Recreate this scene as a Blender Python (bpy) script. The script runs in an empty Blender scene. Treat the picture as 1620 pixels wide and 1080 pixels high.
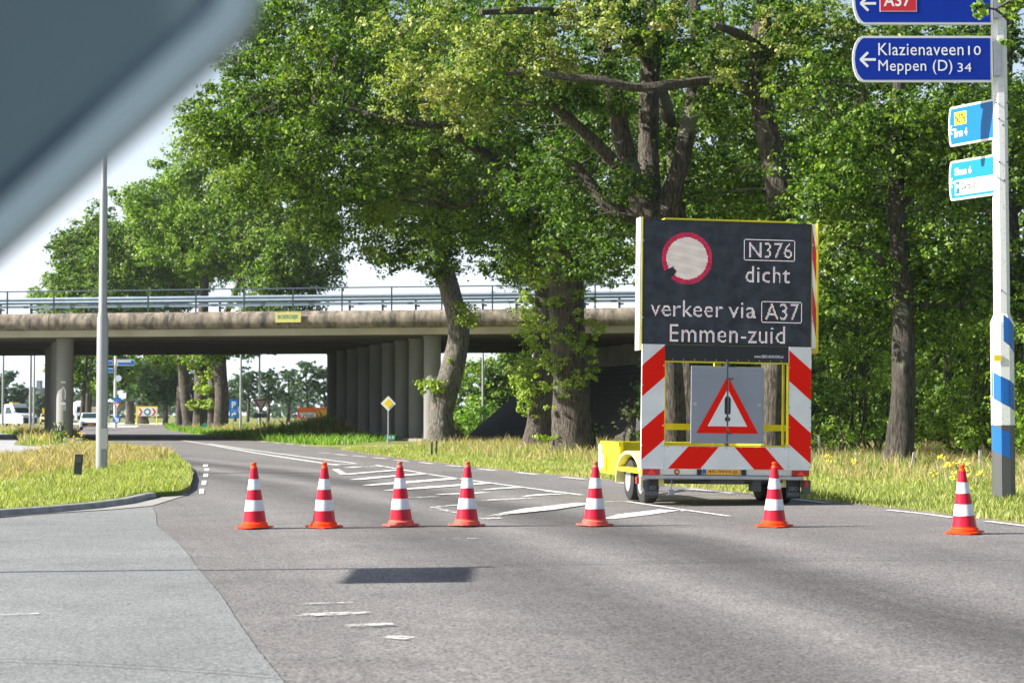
import bpy, bmesh, math, random
import numpy as np
from mathutils import Vector, Matrix
R = math.radians
random.seed(7)
rng = np.random.default_rng(11)
sc = bpy.context.scene
COL = sc.collection

# ------------------------------------------------------------------ camera, sky, sun, exposure
FPX = 2925.0; HZ = 656.0; CAMH = 1.3
TH = math.atan((HZ - 540.0) / FPX)
cam = bpy.data.objects.new('camera', bpy.data.cameras.new('camera'))
COL.objects.link(cam); sc.camera = cam
cam.location = (0, 0, CAMH); cam.rotation_euler = (R(90) + TH, 0, 0)
cam.data.sensor_width = 36; cam.data.lens = FPX / 1620 * 36
cam.data.clip_start = 0.05; cam.data.clip_end = 6000
cam.data.dof.use_dof = True; cam.data.dof.focus_distance = 24.0; cam.data.dof.aperture_fstop = 5.0

SUN_EL = R(33)
SUN_H = Vector((-0.990, -0.140, 0)).normalized()
sun_vec = Vector((SUN_H.x * math.cos(SUN_EL), SUN_H.y * math.cos(SUN_EL), math.sin(SUN_EL)))
w = bpy.data.worlds.new('World'); sc.world = w; w.use_nodes = True
nt = w.node_tree
sky = nt.nodes.new('ShaderNodeTexSky'); sky.sky_type = 'NISHITA'; sky.sun_disc = False
sky.sun_elevation = SUN_EL; sky.sun_rotation = math.atan2(SUN_H.x, SUN_H.y)
sky.air_density = 1.0; sky.dust_density = 2.0; sky.ozone_density = 1.0
bg = nt.nodes['Background']; bg.inputs['Strength'].default_value = 0.062
# hazy summer sky: brighter and paler towards the horizon
wtc = nt.nodes.new('ShaderNodeTexCoord'); wsp = nt.nodes.new('ShaderNodeSeparateXYZ'); nt.links.new(wtc.outputs['Generated'], wsp.inputs[0])
wmr = nt.nodes.new('ShaderNodeMapRange'); wmr.interpolation_type = 'SMOOTHSTEP'; wmr.inputs[1].default_value = -.02; wmr.inputs[2].default_value = .30; wmr.inputs[3].default_value = 1; wmr.inputs[4].default_value = 0
nt.links.new(wsp.outputs[2], wmr.inputs[0])
whs = nt.nodes.new('ShaderNodeMix'); whs.data_type = 'RGBA'; nt.links.new(wmr.outputs[0], whs.inputs[0]); nt.links.new(sky.outputs[0], whs.inputs[6]); whs.inputs[7].default_value = (7.6, 8.3, 9.2, 1)
nt.links.new(whs.outputs[2], bg.inputs[0])
sd = bpy.data.lights.new('sun', 'SUN'); sd.energy = 5.0; sd.angle = R(0.5); sd.color = (1.0, 0.95, 0.86)
so = bpy.data.objects.new('sun', sd); COL.objects.link(so)
so.rotation_euler = sun_vec.to_track_quat('Z', 'Y').to_euler(); so.location = (-20, -5, 30)
sc.view_settings.view_transform = 'Standard'; sc.view_settings.look = 'None'
sc.view_settings.exposure = 1.42; sc.view_settings.gamma = 1.0
sc.render.engine = 'CYCLES'
sc.cycles.max_bounces = 7; sc.cycles.transparent_max_bounces = 8
sc.cycles.volume_bounces = 0

# ------------------------------------------------------------------ pixel <-> place
def ray(px, py):
    u = (px - 810) / FPX; v = (540 - py) / FPX
    return Vector((u, math.cos(TH) - v * math.sin(TH), math.sin(TH) + v * math.cos(TH)))
def G(px, py, z=0.0):
    d = ray(px, py); t = (z - CAMH) / d.z
    return Vector((d.x * t, d.y * t, z))
def P(px, py, Y):
    d = ray(px, py); t = Y / d.y
    return Vector((d.x * t, Y, CAMH + d.z * t))

# ------------------------------------------------------------------ materials
MATS = {}
def mat(name, col, rough=0.6, metal=0.0, spec=None, var=0.0, scale=4.0, bump=0.0, bscale=60.0, col2=None, emit=None, estr=0, coat=0.0, stretch=None, detail=4):
    if name in MATS: return MATS[name]
    m = bpy.data.materials.new(name); m.use_nodes = True
    n = m.node_tree; b = n.nodes['Principled BSDF']
    b.inputs['Base Color'].default_value = (*col, 1); b.inputs['Roughness'].default_value = rough
    b.inputs['Metallic'].default_value = metal
    if spec is not None: b.inputs['Specular IOR Level'].default_value = spec
    if coat: b.inputs['Coat Weight'].default_value = coat
    tc = n.nodes.new('ShaderNodeTexCoord'); mp = n.nodes.new('ShaderNodeMapping')
    n.links.new(tc.outputs['Object'], mp.inputs[0])
    if stretch: mp.inputs['Scale'].default_value = stretch
    if var > 0 or col2:
        nz = n.nodes.new('ShaderNodeTexNoise'); nz.inputs['Scale'].default_value = scale; nz.inputs['Detail'].default_value = detail
        n.links.new(mp.outputs[0], nz.inputs['Vector'])
        cr = n.nodes.new('ShaderNodeValToRGB')
        c2 = col2 or tuple(c * (1 - var) for c in col)
        cr.color_ramp.elements[0].position = .35; cr.color_ramp.elements[1].position = .65
        cr.color_ramp.elements[0].color = (*c2, 1)
        cr.color_ramp.elements[1].color = (*col, 1)
        n.links.new(nz.outputs[0], cr.inputs[0]); n.links.new(cr.outputs[0], b.inputs['Base Color'])
    if bump > 0:
        n2 = n.nodes.new('ShaderNodeTexNoise'); n2.inputs['Scale'].default_value = bscale; n2.inputs['Detail'].default_value = 5
        n.links.new(mp.outputs[0], n2.inputs['Vector'])
        bp = n.nodes.new('ShaderNodeBump'); bp.inputs['Strength'].default_value = bump; bp.inputs['Distance'].default_value = .02
        n.links.new(n2.outputs[0], bp.inputs['Height']); n.links.new(bp.outputs[0], b.inputs['Normal'])
    if emit:
        b.inputs['Emission Color'].default_value = (*emit, 1); b.inputs['Emission Strength'].default_value = estr
    MATS[name] = m
    return m

def leaf_mat(name, c_dark, c_mid, c_light, patch=None, trans=0.38):
    m = bpy.data.materials.new(name); m.use_nodes = True; n = m.node_tree
    b = n.nodes['Principled BSDF']; b.inputs['Roughness'].default_value = .5
    b.inputs['Specular IOR Level'].default_value = .3
    geo = n.nodes.new('ShaderNodeNewGeometry'); cr = n.nodes.new('ShaderNodeValToRGB')
    e = cr.color_ramp.elements; e[0].color = (*c_dark, 1); e[1].color = (*c_light, 1); e[0].position = 0; e[1].position = 1
    k = e.new(.55); k.color = (*c_mid, 1)
    n.links.new(geo.outputs['Random Per Island'], cr.inputs[0])
    out = cr.outputs[0]
    if patch:
        tc = n.nodes.new('ShaderNodeTexCoord'); nz = n.nodes.new('ShaderNodeTexNoise'); nz.inputs['Scale'].default_value = .35; nz.inputs['Detail'].default_value = 3
        n.links.new(tc.outputs['Object'], nz.inputs['Vector'])
        r2 = n.nodes.new('ShaderNodeMapRange'); r2.inputs[1].default_value = .55; r2.inputs[2].default_value = .72; r2.inputs[4].default_value = .8
        n.links.new(nz.outputs[0], r2.inputs[0])
        mx = n.nodes.new('ShaderNodeMix'); mx.data_type = 'RGBA'
        n.links.new(r2.outputs[0], mx.inputs[0]); n.links.new(cr.outputs[0], mx.inputs[6]); mx.inputs[7].default_value = (*patch, 1)
        out = mx.outputs[2]
    n.links.new(out, b.inputs['Base Color'])
    tr = n.nodes.new('ShaderNodeBsdfTranslucent')
    ml = n.nodes.new('ShaderNodeMix'); ml.data_type = 'RGBA'; ml.blend_type = 'MULTIPLY'; ml.inputs[0].default_value = 1
    n.links.new(out, ml.inputs[6]); ml.inputs[7].default_value = (1.6, 1.9, .7, 1)
    n.links.new(ml.outputs[2], tr.inputs[0])
    ms = n.nodes.new('ShaderNodeMixShader'); ms.inputs[0].default_value = trans
    n.links.new(b.outputs[0], ms.inputs[1]); n.links.new(tr.outputs[0], ms.inputs[2])
    n.links.new(ms.outputs[0], n.nodes['Material Output'].inputs[0])
    return m

LEAF_OAK = leaf_mat('oak_leaves', (.009, .030, .004), (.056, .118, .009), (.215, .305, .028), patch=(.18, .23, .03), trans=.36)
LEAF_PALE = leaf_mat('pale_oak_leaves', (.06, .10, .015), (.20, .25, .05), (.42, .42, .16), patch=(.36, .29, .12))
LEAF_DARK = leaf_mat('dark_leaves', (.010, .032, .005), (.048, .102, .010), (.155, .24, .026), trans=.36)
LEAF_BUSH = leaf_mat('bush_leaves', (.05, .10, .010), (.14, .23, .022), (.28, .38, .05))
LEAF_SPROUT = leaf_mat('sprout_leaves', (.12, .18, .02), (.24, .33, .04), (.40, .44, .10), patch=(.34, .24, .12))
LEAF_FAR = leaf_mat('far_leaves', (.018, .048, .018), (.04, .09, .028), (.09, .15, .04))
GRASS_GREEN = leaf_mat('green_grass', (.13, .18, .04), (.28, .32, .08), (.48, .46, .18), patch=(.42, .38, .18), trans=.3)
GRASS_DRY = leaf_mat('dry_grass', (.22, .19, .07), (.40, .31, .15), (.55, .43, .26), patch=(.28, .28, .08), trans=.25)
GRASS_LUSH = leaf_mat('lush_grass', (.08, .17, .02), (.15, .27, .03), (.24, .36, .05), trans=.3)
FADED = None
FLOWER = mat('yellow_flower', (.85, .60, .02), .6)

def bark_mat(name, c1, c2):
    m = bpy.data.materials.new(name); m.use_nodes = True; n = m.node_tree; b = n.nodes['Principled BSDF']
    b.inputs['Roughness'].default_value = .9
    tc = n.nodes.new('ShaderNodeTexCoord'); mp = n.nodes.new('ShaderNodeMapping'); mp.inputs['Scale'].default_value = (12, 12, 2.2)
    n.links.new(tc.outputs['Object'], mp.inputs[0])
    nz = n.nodes.new('ShaderNodeTexNoise'); nz.inputs['Scale'].default_value = 1.6; nz.inputs['Detail'].default_value = 8; nz.inputs['Roughness'].default_value = .65
    n.links.new(mp.outputs[0], nz.inputs['Vector'])
    cr = n.nodes.new('ShaderNodeValToRGB'); cr.color_ramp.elements[0].position = .38; cr.color_ramp.elements[1].position = .62
    cr.color_ramp.elements[0].color = (*c2, 1); cr.color_ramp.elements[1].color = (*c1, 1)
    n.links.new(nz.outputs[0], cr.inputs[0])
    # lichen patches
    n3 = n.nodes.new('ShaderNodeTexNoise'); n3.inputs['Scale'].default_value = .9; n.links.new(tc.outputs['Object'], n3.inputs['Vector'])
    r3 = n.nodes.new('ShaderNodeMapRange'); r3.inputs[1].default_value = .58; r3.inputs[2].default_value = .68; r3.inputs[4].default_value = .45
    n.links.new(n3.outputs[0], r3.inputs[0])
    mx = n.nodes.new('ShaderNodeMix'); mx.data_type = 'RGBA'; n.links.new(r3.outputs[0], mx.inputs[0]); n.links.new(cr.outputs[0], mx.inputs[6]); mx.inputs[7].default_value = (.22, .24, .17, 1)
    n.links.new(mx.outputs[2], b.inputs['Base Color'])
    bp = n.nodes.new('ShaderNodeBump'); bp.inputs['Strength'].default_value = 1; bp.inputs['Distance'].default_value = .09
    n.links.new(nz.outputs[0], bp.inputs['Height']); n.links.new(bp.outputs[0], b.inputs['Normal'])
    return m
BARK = bark_mat('oak_bark', (.125, .102, .08), (.016, .013, .010))
BARK_SUNLIT = bark_mat('sunlit_grey_oak_bark', (.20, .18, .15), (.03, .026, .022))  # lighter copy of the oak bark, sunlight put into its colour
BARK_DARK = bark_mat('dark_bark', (.075, .062, .05), (.014, .012, .010))

def asphalt_mat(name, base, wear=True, grain=.55, tint=None):
    m = bpy.data.materials.new(name); m.use_nodes = True; n = m.node_tree; b = n.nodes['Principled BSDF']; L = n.links
    b.inputs['Roughness'].default_value = .82
    b.inputs['Specular IOR Level'].default_value = .35
    tc = n.nodes.new('ShaderNodeTexCoord')
    def math_(op, a, c=None, d=None):
        q = n.nodes.new('ShaderNodeMath'); q.operation = op
        for i, v in enumerate((a, c, d)):
            if v is None: continue
            if isinstance(v, (int, float)): q.inputs[i].default_value = v
            else: L.new(v, q.inputs[i])
        return q.outputs[0]
    def noise(scale, detail=3, vec=None, rough=.5):
        q = n.nodes.new('ShaderNodeTexNoise'); q.inputs['Scale'].default_value = scale; q.inputs['Detail'].default_value = detail; q.inputs['Roughness'].default_value = rough
        L.new(vec or tc.outputs['Object'], q.inputs['Vector']); return q.outputs[0]
    fine = noise(65, 3, rough=.8); mid = noise(1.3, 5); big = noise(.22, 4)
    vo = n.nodes.new('ShaderNodeTexVoronoi'); vo.inputs['Scale'].default_value = 75; L.new(tc.outputs['Object'], vo.inputs['Vector'])
    vs_ = n.nodes.new('ShaderNodeSeparateColor'); L.new(vo.outputs['Color'], vs_.inputs[0])
    v = math_('ADD', math_('MULTIPLY_ADD', math_('SUBTRACT', fine, .5), grain * 2.4, 1.0), math_('MULTIPLY', math_('SUBTRACT', vs_.outputs[0], .5), grain * 1.0))
    stain = n.nodes.new('ShaderNodeMapRange'); L.new(noise(.7, 6, rough=.65), stain.inputs[0]); stain.inputs[1].default_value = .58; stain.inputs[2].default_value = .72; stain.inputs[3].default_value = 1; stain.inputs[4].default_value = .78
    v = math_('MULTIPLY', v, stain.outputs[0])
    v = math_('MULTIPLY', v, math_('MULTIPLY_ADD', math_('SUBTRACT', mid, .5), .45, 1.0))
    v = math_('MULTIPLY', v, math_('MULTIPLY_ADD', math_('SUBTRACT', big, .5), .5, 1.0))
    if wear:
        sp = n.nodes.new('ShaderNodeSeparateXYZ'); L.new(tc.outputs['Object'], sp.inputs[0]); x, y = sp.outputs[0], sp.outputs[1]
        # travelled line: x offset from a gently bending wheel track (real wear of the surface)
        xc = math_('ADD', math_('MULTIPLY', math_('MULTIPLY', y, y), -.00355), math_('MULTIPLY_ADD', y, -.079, 4.15))
        xc2 = math_('ADD', xc, math_('MULTIPLY', math_('SUBTRACT', noise(.15), .5), 1.2))
        u = math_('SUBTRACT', x, xc2)
        def band(c, wd, amt):
            d = math_('ABSOLUTE', math_('SUBTRACT', u, c)); mr = n.nodes.new('ShaderNodeMapRange'); mr.interpolation_type = 'SMOOTHSTEP'
            L.new(d, mr.inputs[0]); mr.inputs[1].default_value = wd; mr.inputs[2].default_value = 0; mr.inputs[3].default_value = 0; mr.inputs[4].default_value = amt
            return mr.outputs[0]
        tot = None
        cmb = n.nodes.new('ShaderNodeCombineXYZ'); L.new(math_('MULTIPLY', u, 7), cmb.inputs[0]); L.new(math_('MULTIPLY', y, .12), cmb.inputs[1])
        streak = noise(1.0, 4, cmb.outputs[0])
        for c, wd, amt in ((.1, 1.1, -.48), (-2.0, 1.0, -.34), (2.3, .9, -.12), (1.1, .7, .16), (-1.0, .5, .16), (-3.4, .7, .14), (5.0, 1.2, .10)):
            o = band(c, wd, amt); tot = o if tot is None else math_('ADD', tot, o)
        tot = math_('ADD', tot, math_('MULTIPLY', math_('SUBTRACT', streak, .5), .28))
        v = math_('MULTIPLY', v, math_('ADD', tot, 1.0))
    mx = n.nodes.new('ShaderNodeVectorMath'); mx.operation = 'SCALE'; mx.inputs[0].default_value = base
    L.new(v, mx.inputs['Scale']); L.new(mx.outputs[0], b.inputs['Base Color'])
    bp = n.nodes.new('ShaderNodeBump'); bp.inputs['Strength'].default_value = .5; bp.inputs['Distance'].default_value = .006
    L.new(fine, bp.inputs['Height']); L.new(bp.outputs[0], b.inputs['Normal'])
    return m
ASPHALT = asphalt_mat('asphalt', (.143, .136, .134), grain=1.15)
ASPHALT2 = asphalt_mat('blue_grey_asphalt', (.168, .177, .178), wear=False, grain=.8)
ASPHALT3 = asphalt_mat('far_asphalt', (.16, .145, .155), wear=False, grain=.3)
PATHM = asphalt_mat('path_asphalt', (.33, .33, .35), wear=False, grain=.3)

def paint_mat(nm='worn_road_paint', lo=.36, hi=.50):
    m = bpy.data.materials.new(nm); m.use_nodes = True; n = m.node_tree; b = n.nodes['Principled BSDF']; L = n.links
    b.inputs['Base Color'].default_value = (.72, .72, .70, 1); b.inputs['Roughness'].default_value = .6
    tc = n.nodes.new('ShaderNodeTexCoord'); nz = n.nodes.new('ShaderNodeTexNoise'); nz.inputs['Scale'].default_value = 9; nz.inputs['Detail'].default_value = 9; nz.inputs['Roughness'].default_value = .75
    L.new(tc.outputs['Object'], nz.inputs['Vector'])
    mr = n.nodes.new('ShaderNodeMapRange'); mr.inputs[1].default_value = lo; mr.inputs[2].default_value = hi; L.new(nz.outputs[0], mr.inputs[0])
    tr = n.nodes.new('ShaderNodeBsdfTransparent'); ms = n.nodes.new('ShaderNodeMixShader')
    L.new(mr.outputs[0], ms.inputs[0]); L.new(tr.outputs[0], ms.inputs[1]); L.new(b.outputs[0], ms.inputs[2])
    L.new(ms.outputs[0], n.nodes['Material Output'].inputs[0]); return m
PAINT = paint_mat(); FADEDP = paint_mat('faded_road_paint', .44, .62)
CONC = mat('concrete', (.22, .21, .19), .85, var=.3, scale=.8, bump=.3, bscale=12)
def fascia_mat():
    m = bpy.data.materials.new('weathered_concrete'); m.use_nodes = True; n = m.node_tree; b = n.nodes['Principled BSDF']; L = n.links
    b.inputs['Roughness'].default_value = .95
    tc = n.nodes.new('ShaderNodeTexCoord'); mp = n.nodes.new('ShaderNodeMapping'); mp.inputs['Scale'].default_value = (1.2, 1.2, .45); L.new(tc.outputs['Object'], mp.inputs[0])
    nz = n.nodes.new('ShaderNodeTexNoise'); nz.inputs['Scale'].default_value = 2.2; nz.inputs['Detail'].default_value = 9; nz.inputs['Roughness'].default_value = .7; L.new(mp.outputs[0], nz.inputs['Vector'])
    cr = n.nodes.new('ShaderNodeValToRGB'); e = cr.color_ramp.elements; e[0].position = .38; e[0].color = (.06, .055, .048, 1); e[1].position = .66; e[1].color = (.31, .262, .205, 1)
    L.new(nz.outputs[0], cr.inputs[0]); L.new(cr.outputs[0], b.inputs['Base Color'])
    return m
FASCIA = fascia_mat()
LIP = mat('pale_concrete', (.46, .41, .30), .85, var=.25, scale=.5)
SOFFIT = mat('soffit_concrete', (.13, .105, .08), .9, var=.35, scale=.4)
COLM = mat('column_concrete', (.22, .22, .21), .85, var=.3, scale=.7, stretch=(1, 1, .3))
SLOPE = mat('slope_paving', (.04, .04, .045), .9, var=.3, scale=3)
GALV = mat('galvanised_steel', (.24, .31, .39), .45, .4, var=.15, scale=3)
RAILM = mat('dark_painted_steel', (.06, .09, .11), .5, .3)
POLE = mat('grey_painted_mast', (.34, .35, .36), .4, .3, var=.1, scale=1.5)
WHITEPOLE = mat('white_painted_pole', (.74, .75, .74), .4, 0, var=.08, scale=3)
SPECK = None
def speck_mat():
    m = bpy.data.materials.new('speckled_white_pole'); m.use_nodes = True; n = m.node_tree; b = n.nodes['Principled BSDF']; L = n.links
    b.inputs['Roughness'].default_value = .45
    tc = n.nodes.new('ShaderNodeTexCoord'); nz = n.nodes.new('ShaderNodeTexNoise'); nz.inputs['Scale'].default_value = 28; nz.inputs['Detail'].default_value = 6; nz.inputs['Roughness'].default_value = .7
    L.new(tc.outputs['Object'], nz.inputs['Vector']); cr = n.nodes.new('ShaderNodeValToRGB'); e = cr.color_ramp.elements
    e[0].position = .30; e[0].color = (.12, .12, .11, 1); e[1].position = .42; e[1].color = (.74, .75, .74, 1); L.new(nz.outputs[0], cr.inputs[0]); L.new(cr.outputs[0], b.inputs['Base Color']); return m
SPECK = speck_mat()
WHITE = mat('white_sheeting', (.80, .82, .80), .4, var=.13, scale=2.5, detail=8)
OFFW = mat('cream_paint', (.78, .76, .66), .4, var=.08, scale=3)
RED = mat('red_sheeting', (.82, .012, .003), .5, spec=.08)
CONERED = mat('cone_red_sheeting', (.52, .004, .028), .35, spec=.25, col2=(.40,.012,.03), scale=5, detail=8)
CONEWHITE = mat('cone_white_sheeting', (.72, .76, .80), .3, var=.28, scale=7, detail=8, spec=.3)
CONEORANGE = mat('cone_orange_rubber', (.90, .060, .008), .5, spec=.2, var=.12, scale=14)
CONEPINK = mat('cone_faded_rubber', (.66, .10, .07), .6, var=.3, scale=14)
YEL = mat('yellow_paint', (.68, .59, .02), .4, spec=.2, var=.22, scale=3)
BLACK = mat('black_panel', (.012, .013, .016), .5)
RUBBER = mat('tyre_rubber', (.018, .018, .018), .75)
RIM = mat('wheel_rim', (.55, .56, .58), .35, .7)
GREYP = mat('grey_panel', (.27, .30, .34), .5, var=.1, scale=3)
STEEL = mat('dull_steel', (.42, .44, .46), .38, .8, var=.15, scale=9)
BLUE = mat('sign_blue', (.003, .028, .30), .45, spec=.15)
LBLUE = mat('light_sign_blue', (.003, .13, .38), .3, spec=.3)
CYAN = mat('cyan_sign_blue', (.006, .19, .29), .3, spec=.3)
SIGNRED = mat('sign_red', (.52, .008, .02), .35)
SYEL = mat('sign_yellow', (.86, .62, .02), .4)
GREEN = mat('sign_green', (.005, .25, .19), .4)
DARKG = mat('dark_recycled_plastic', (.035, .045, .045), .7, var=.2, scale=20)
GLASS = mat('dark_glass', (.02, .045, .06), .08)
VANW = mat('vehicle_white', (.80, .82, .84), .25, coat=.5)
LAMPR = mat('red_lamp_lens', (.40, .01, .01), .15, coat=.6)
REFL = mat('red_reflector', (.95, .03, .02), .25)
PLATE = mat('plate_yellow', (.85, .42, .02), .45)
ORANGE = mat('banner_orange', (.90, .16, .02), .5)
SIGNBACK = mat('grey_sign_back', (.098, .150, .170), .45, .15, var=.06, scale=5)
SIGNBACK2 = mat('grey_sign_rim', (.20, .275, .31), .35, .2)
GROOVE = mat('groove_dark', (.012, .03, .06), .6)
STRUT = mat('blue_band', (.012, .12, .42), .4, spec=.3)
CHAR = mat('charcoal_paint', (.07, .072, .075), .5)
WOOD = mat('weathered_wood', (.34, .32, .28), .9, var=.3, scale=8)

def ground_mat(name, a, b_, c):
    m = bpy.data.materials.new(name); m.use_nodes = True; n = m.node_tree; p = n.nodes['Principled BSDF']; L = n.links; p.inputs['Roughness'].default_value = 1
    p.inputs['Specular IOR Level'].default_value = .1
    tc = n.nodes.new('ShaderNodeTexCoord')
    n1 = n.nodes.new('ShaderNodeTexNoise'); n1.inputs['Scale'].default_value = .25; n1.inputs['Detail'].default_value = 8; L.new(tc.outputs['Object'], n1.inputs['Vector'])
    cr = n.nodes.new('ShaderNodeValToRGB'); e = cr.color_ramp.elements; e[0].position = .35; e[1].position = .65; e[0].color = (*a, 1); e[1].color = (*c, 1); k = e.new(.5); k.color = (*b_, 1)
    L.new(n1.outputs[0], cr.inputs[0])
    n2 = n.nodes.new('ShaderNodeTexNoise'); n2.inputs['Scale'].default_value = 12; n2.inputs['Detail'].default_value = 6; L.new(tc.outputs['Object'], n2.inputs['Vector'])
    mr = n.nodes.new('ShaderNodeMapRange'); mr.inputs[3].default_value = .5; mr.inputs[4].default_value = 1.5; L.new(n2.outputs[0], mr.inputs[0])
    vm = n.nodes.new('ShaderNodeVectorMath'); vm.operation = 'SCALE'; L.new(cr.outputs[0], vm.inputs[0]); L.new(mr.outputs[0], vm.inputs['Scale']); L.new(vm.outputs[0], p.inputs['Base Color'])
    return m
GROUND = ground_mat('grassy_soil', (.09, .13, .03), (.17, .19, .055), (.28, .24, .11))
SOIL = ground_mat('dry_soil', (.20, .16, .11), (.28, .22, .15), (.36, .28, .19))

# ------------------------------------------------------------------ mesh builder
class MB:
    def __init__(s): s.v = []; s.f = []
    def add(s, vs, fs):
        o = len(s.v); s.v += [tuple(v) for v in vs]; s.f += [tuple(i + o for i in f) for f in fs]; return s
    def box(s, x0, x1, y0, y1, z0, z1, M=None):
        vs = [Vector(p) for p in ((x0,y0,z0),(x1,y0,z0),(x1,y1,z0),(x0,y1,z0),(x0,y0,z1),(x1,y0,z1),(x1,y1,z1),(x0,y1,z1))]
        if M is not None: vs = [M @ v for v in vs]
        return s.add(vs, [(3,2,1,0),(4,5,6,7),(0,1,5,4),(1,2,6,5),(2,3,7,6),(3,0,4,7)])
    def prism(s, pts, a, b):   # pts: list of vectors polygon, extruded by vector (b-a)
        n = len(pts); a = Vector(a); b = Vector(b)
        return s.add([Vector(p) + a for p in pts] + [Vector(p) + b for p in pts],
                     [tuple(range(n))[::-1], tuple(range(n, 2*n))] + [(i, (i+1) % n, n + (i+1) % n, n + i) for i in range(n)])
    def poly(s, pts): return s.add(pts, [tuple(range(len(pts)))])
    def tube(s, pts, rad, seg=10, cap=True, wob=0.0, phase=0.0):
        pts = [Vector(p) for p in pts]; n = len(pts)
        if not hasattr(rad, '__len__'): rad = [rad] * n
        vs = []; up = None
        for i, p in enumerate(pts):
            t = (pts[min(i+1, n-1)] - pts[max(i-1, 0)]).normalized()
            if up is None:
                up = Vector((0, 1, 0)) if abs(t.y) < .9 else Vector((1, 0, 0))
            a = t.cross(up).normalized(); b = a.cross(t).normalized(); up = b
            for k in range(seg):
                q = 2 * math.pi * k / seg + phase; r = rad[i]
                if wob: r *= 1 + wob * (math.sin(3*q + i*.7) * .5 + math.sin(5*q - i*.9) * .35 + random.uniform(-.4, .4))
                vs.append(p + a * math.cos(q) * r + b * math.sin(q) * r)
        fs = [(i*seg + k, (i+1)*seg + k, (i+1)*seg + (k+1) % seg, i*seg + (k+1) % seg) for i in range(n-1) for k in range(seg)]
        if cap: fs += [tuple(range(seg)), tuple(range((n-1)*seg, n*seg))[::-1]]
        return s.add(vs, fs)
    def lathe(s, prof, c=(0,0,0), seg=24, axis='z', phase=0.0):
        c = Vector(c); vs = []
        for r, h in prof:
            for k in range(seg):
                q = 2*math.pi*k/seg + phase; a, b = r*math.cos(q), r*math.sin(q)
                vs.append(c + (Vector((a, b, h)) if axis == 'z' else Vector((h, a, b)) if axis == 'x' else Vector((b, h, a))))
        n = len(prof)
        fs = [(i*seg + k, i*seg + (k+1) % seg, (i+1)*seg + (k+1) % seg, (i+1)*seg + k) for i in range(n-1) for k in range(seg)]
        fs += [tuple(range(seg))[::-1], tuple(range((n-1)*seg, n*seg))]
        return s.add(vs, fs)
    def build(s, name, m, parent=None, smooth=False, bevel=0.0, off=None):
        me = bpy.data.meshes.new(name)
        vs = s.v if off is None else [(v[0]-off[0], v[1]-off[1], v[2]-off[2]) for v in s.v]
        me.from_pydata(vs, [], s.f)
        if isinstance(m, (list, tuple)):
            for q in m: me.materials.append(q)
        else: me.materials.append(m)
        bm = bmesh.new(); bm.from_mesh(me); bmesh.ops.recalc_face_normals(bm, faces=bm.faces); bm.to_mesh(me); bm.free()
        if smooth:
            me.shade_smooth()
            try: me.set_sharp_from_angle(angle=R(40))
            except Exception: pass
        o = bpy.data.objects.new(name, me); COL.objects.link(o)
        if parent is not None: o.parent = parent
        if bevel:
            b = o.modifiers.new('bevel', 'BEVEL'); b.width = bevel; b.segments = 2; b.limit_method = 'ANGLE'; b.angle_limit = R(50)
        return o

def tag(o, label=None, cat=None, group=None, kind=None):
    if label: o['label'] = label
    if cat: o['category'] = cat
    if group: o['group'] = group
    if kind: o['kind'] = kind
    return o
def empty(name, loc, rot=(0,0,0), label=None, cat=None, group=None):
    o = bpy.data.objects.new(name, None); COL.objects.link(o); o.location = loc; o.rotation_euler = rot; o.empty_display_size = .3
    return tag(o, label, cat, group)
def kids(o): return [c for c in COL.objects if c.parent == o]
def copy_tree(o, parent=None):
    c = o.copy(); COL.objects.link(c); c.parent = parent
    for ch in kids(o): copy_tree(ch, c)
    return c

_tc = {}
def text_geo(s, offset=0.0, res=3):
    key = (s, offset)
    if key in _tc: return _tc[key]
    cu = bpy.data.curves.new('t', 'FONT'); cu.body = s; cu.offset = offset; cu.resolution_u = res; cu.space_character = 1.05
    o = bpy.data.objects.new('t', cu); COL.objects.link(o)
    dg = bpy.context.evaluated_depsgraph_get(); dg.update()
    me = bpy.data.meshes.new_from_object(o.evaluated_get(dg))
    V = np.array([v.co[:2] for v in me.vertices]); F = [tuple(p.vertices) for p in me.polygons]
    bpy.data.objects.remove(o); bpy.data.curves.remove(cu); bpy.data.meshes.remove(me)
    _tc[key] = (V, F); return V, F
def text(name, s, m, parent, org, xd, yd, width, height, offset=0.006, center=False):
    """flat lettering fitted to width x height, org = lower-left corner"""
    V, F = text_geo(s, offset)
    mn, mx = V.min(0), V.max(0); sc_ = np.array([width, height]) / (mx - mn)
    W = (V - mn) * sc_
    org = Vector(org); xd = Vector(xd); yd = Vector(yd)
    mb = MB(); mb.v = [tuple(org + xd * float(a) + yd * float(b)) for a, b in W]; mb.f = list(F)
    me = bpy.data.meshes.new(name); me.from_pydata(mb.v, [], mb.f); me.materials.append(m)
    o = bpy.data.objects.new(name, me); COL.objects.link(o); o.parent = parent
    return o

def np_mesh(name, verts, quads, m, parent=None, n=4):
    me = bpy.data.meshes.new(name); nf = len(quads)
    me.vertices.add(len(verts)); me.vertices.foreach_set('co', verts.astype(np.float32).ravel())
    me.loops.add(nf * n); me.loops.foreach_set('vertex_index', quads.astype(np.int32).ravel())
    me.polygons.add(nf); me.polygons.foreach_set('loop_start', np.arange(0, nf*n, n, dtype=np.int32))
    me.polygons.foreach_set('loop_total', np.full(nf, n, dtype=np.int32))
    me.update(calc_edges=True); me.materials.append(m)
    o = bpy.data.objects.new(name, me); COL.objects.link(o)
    if parent is not None: o.parent = parent
    return o

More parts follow.
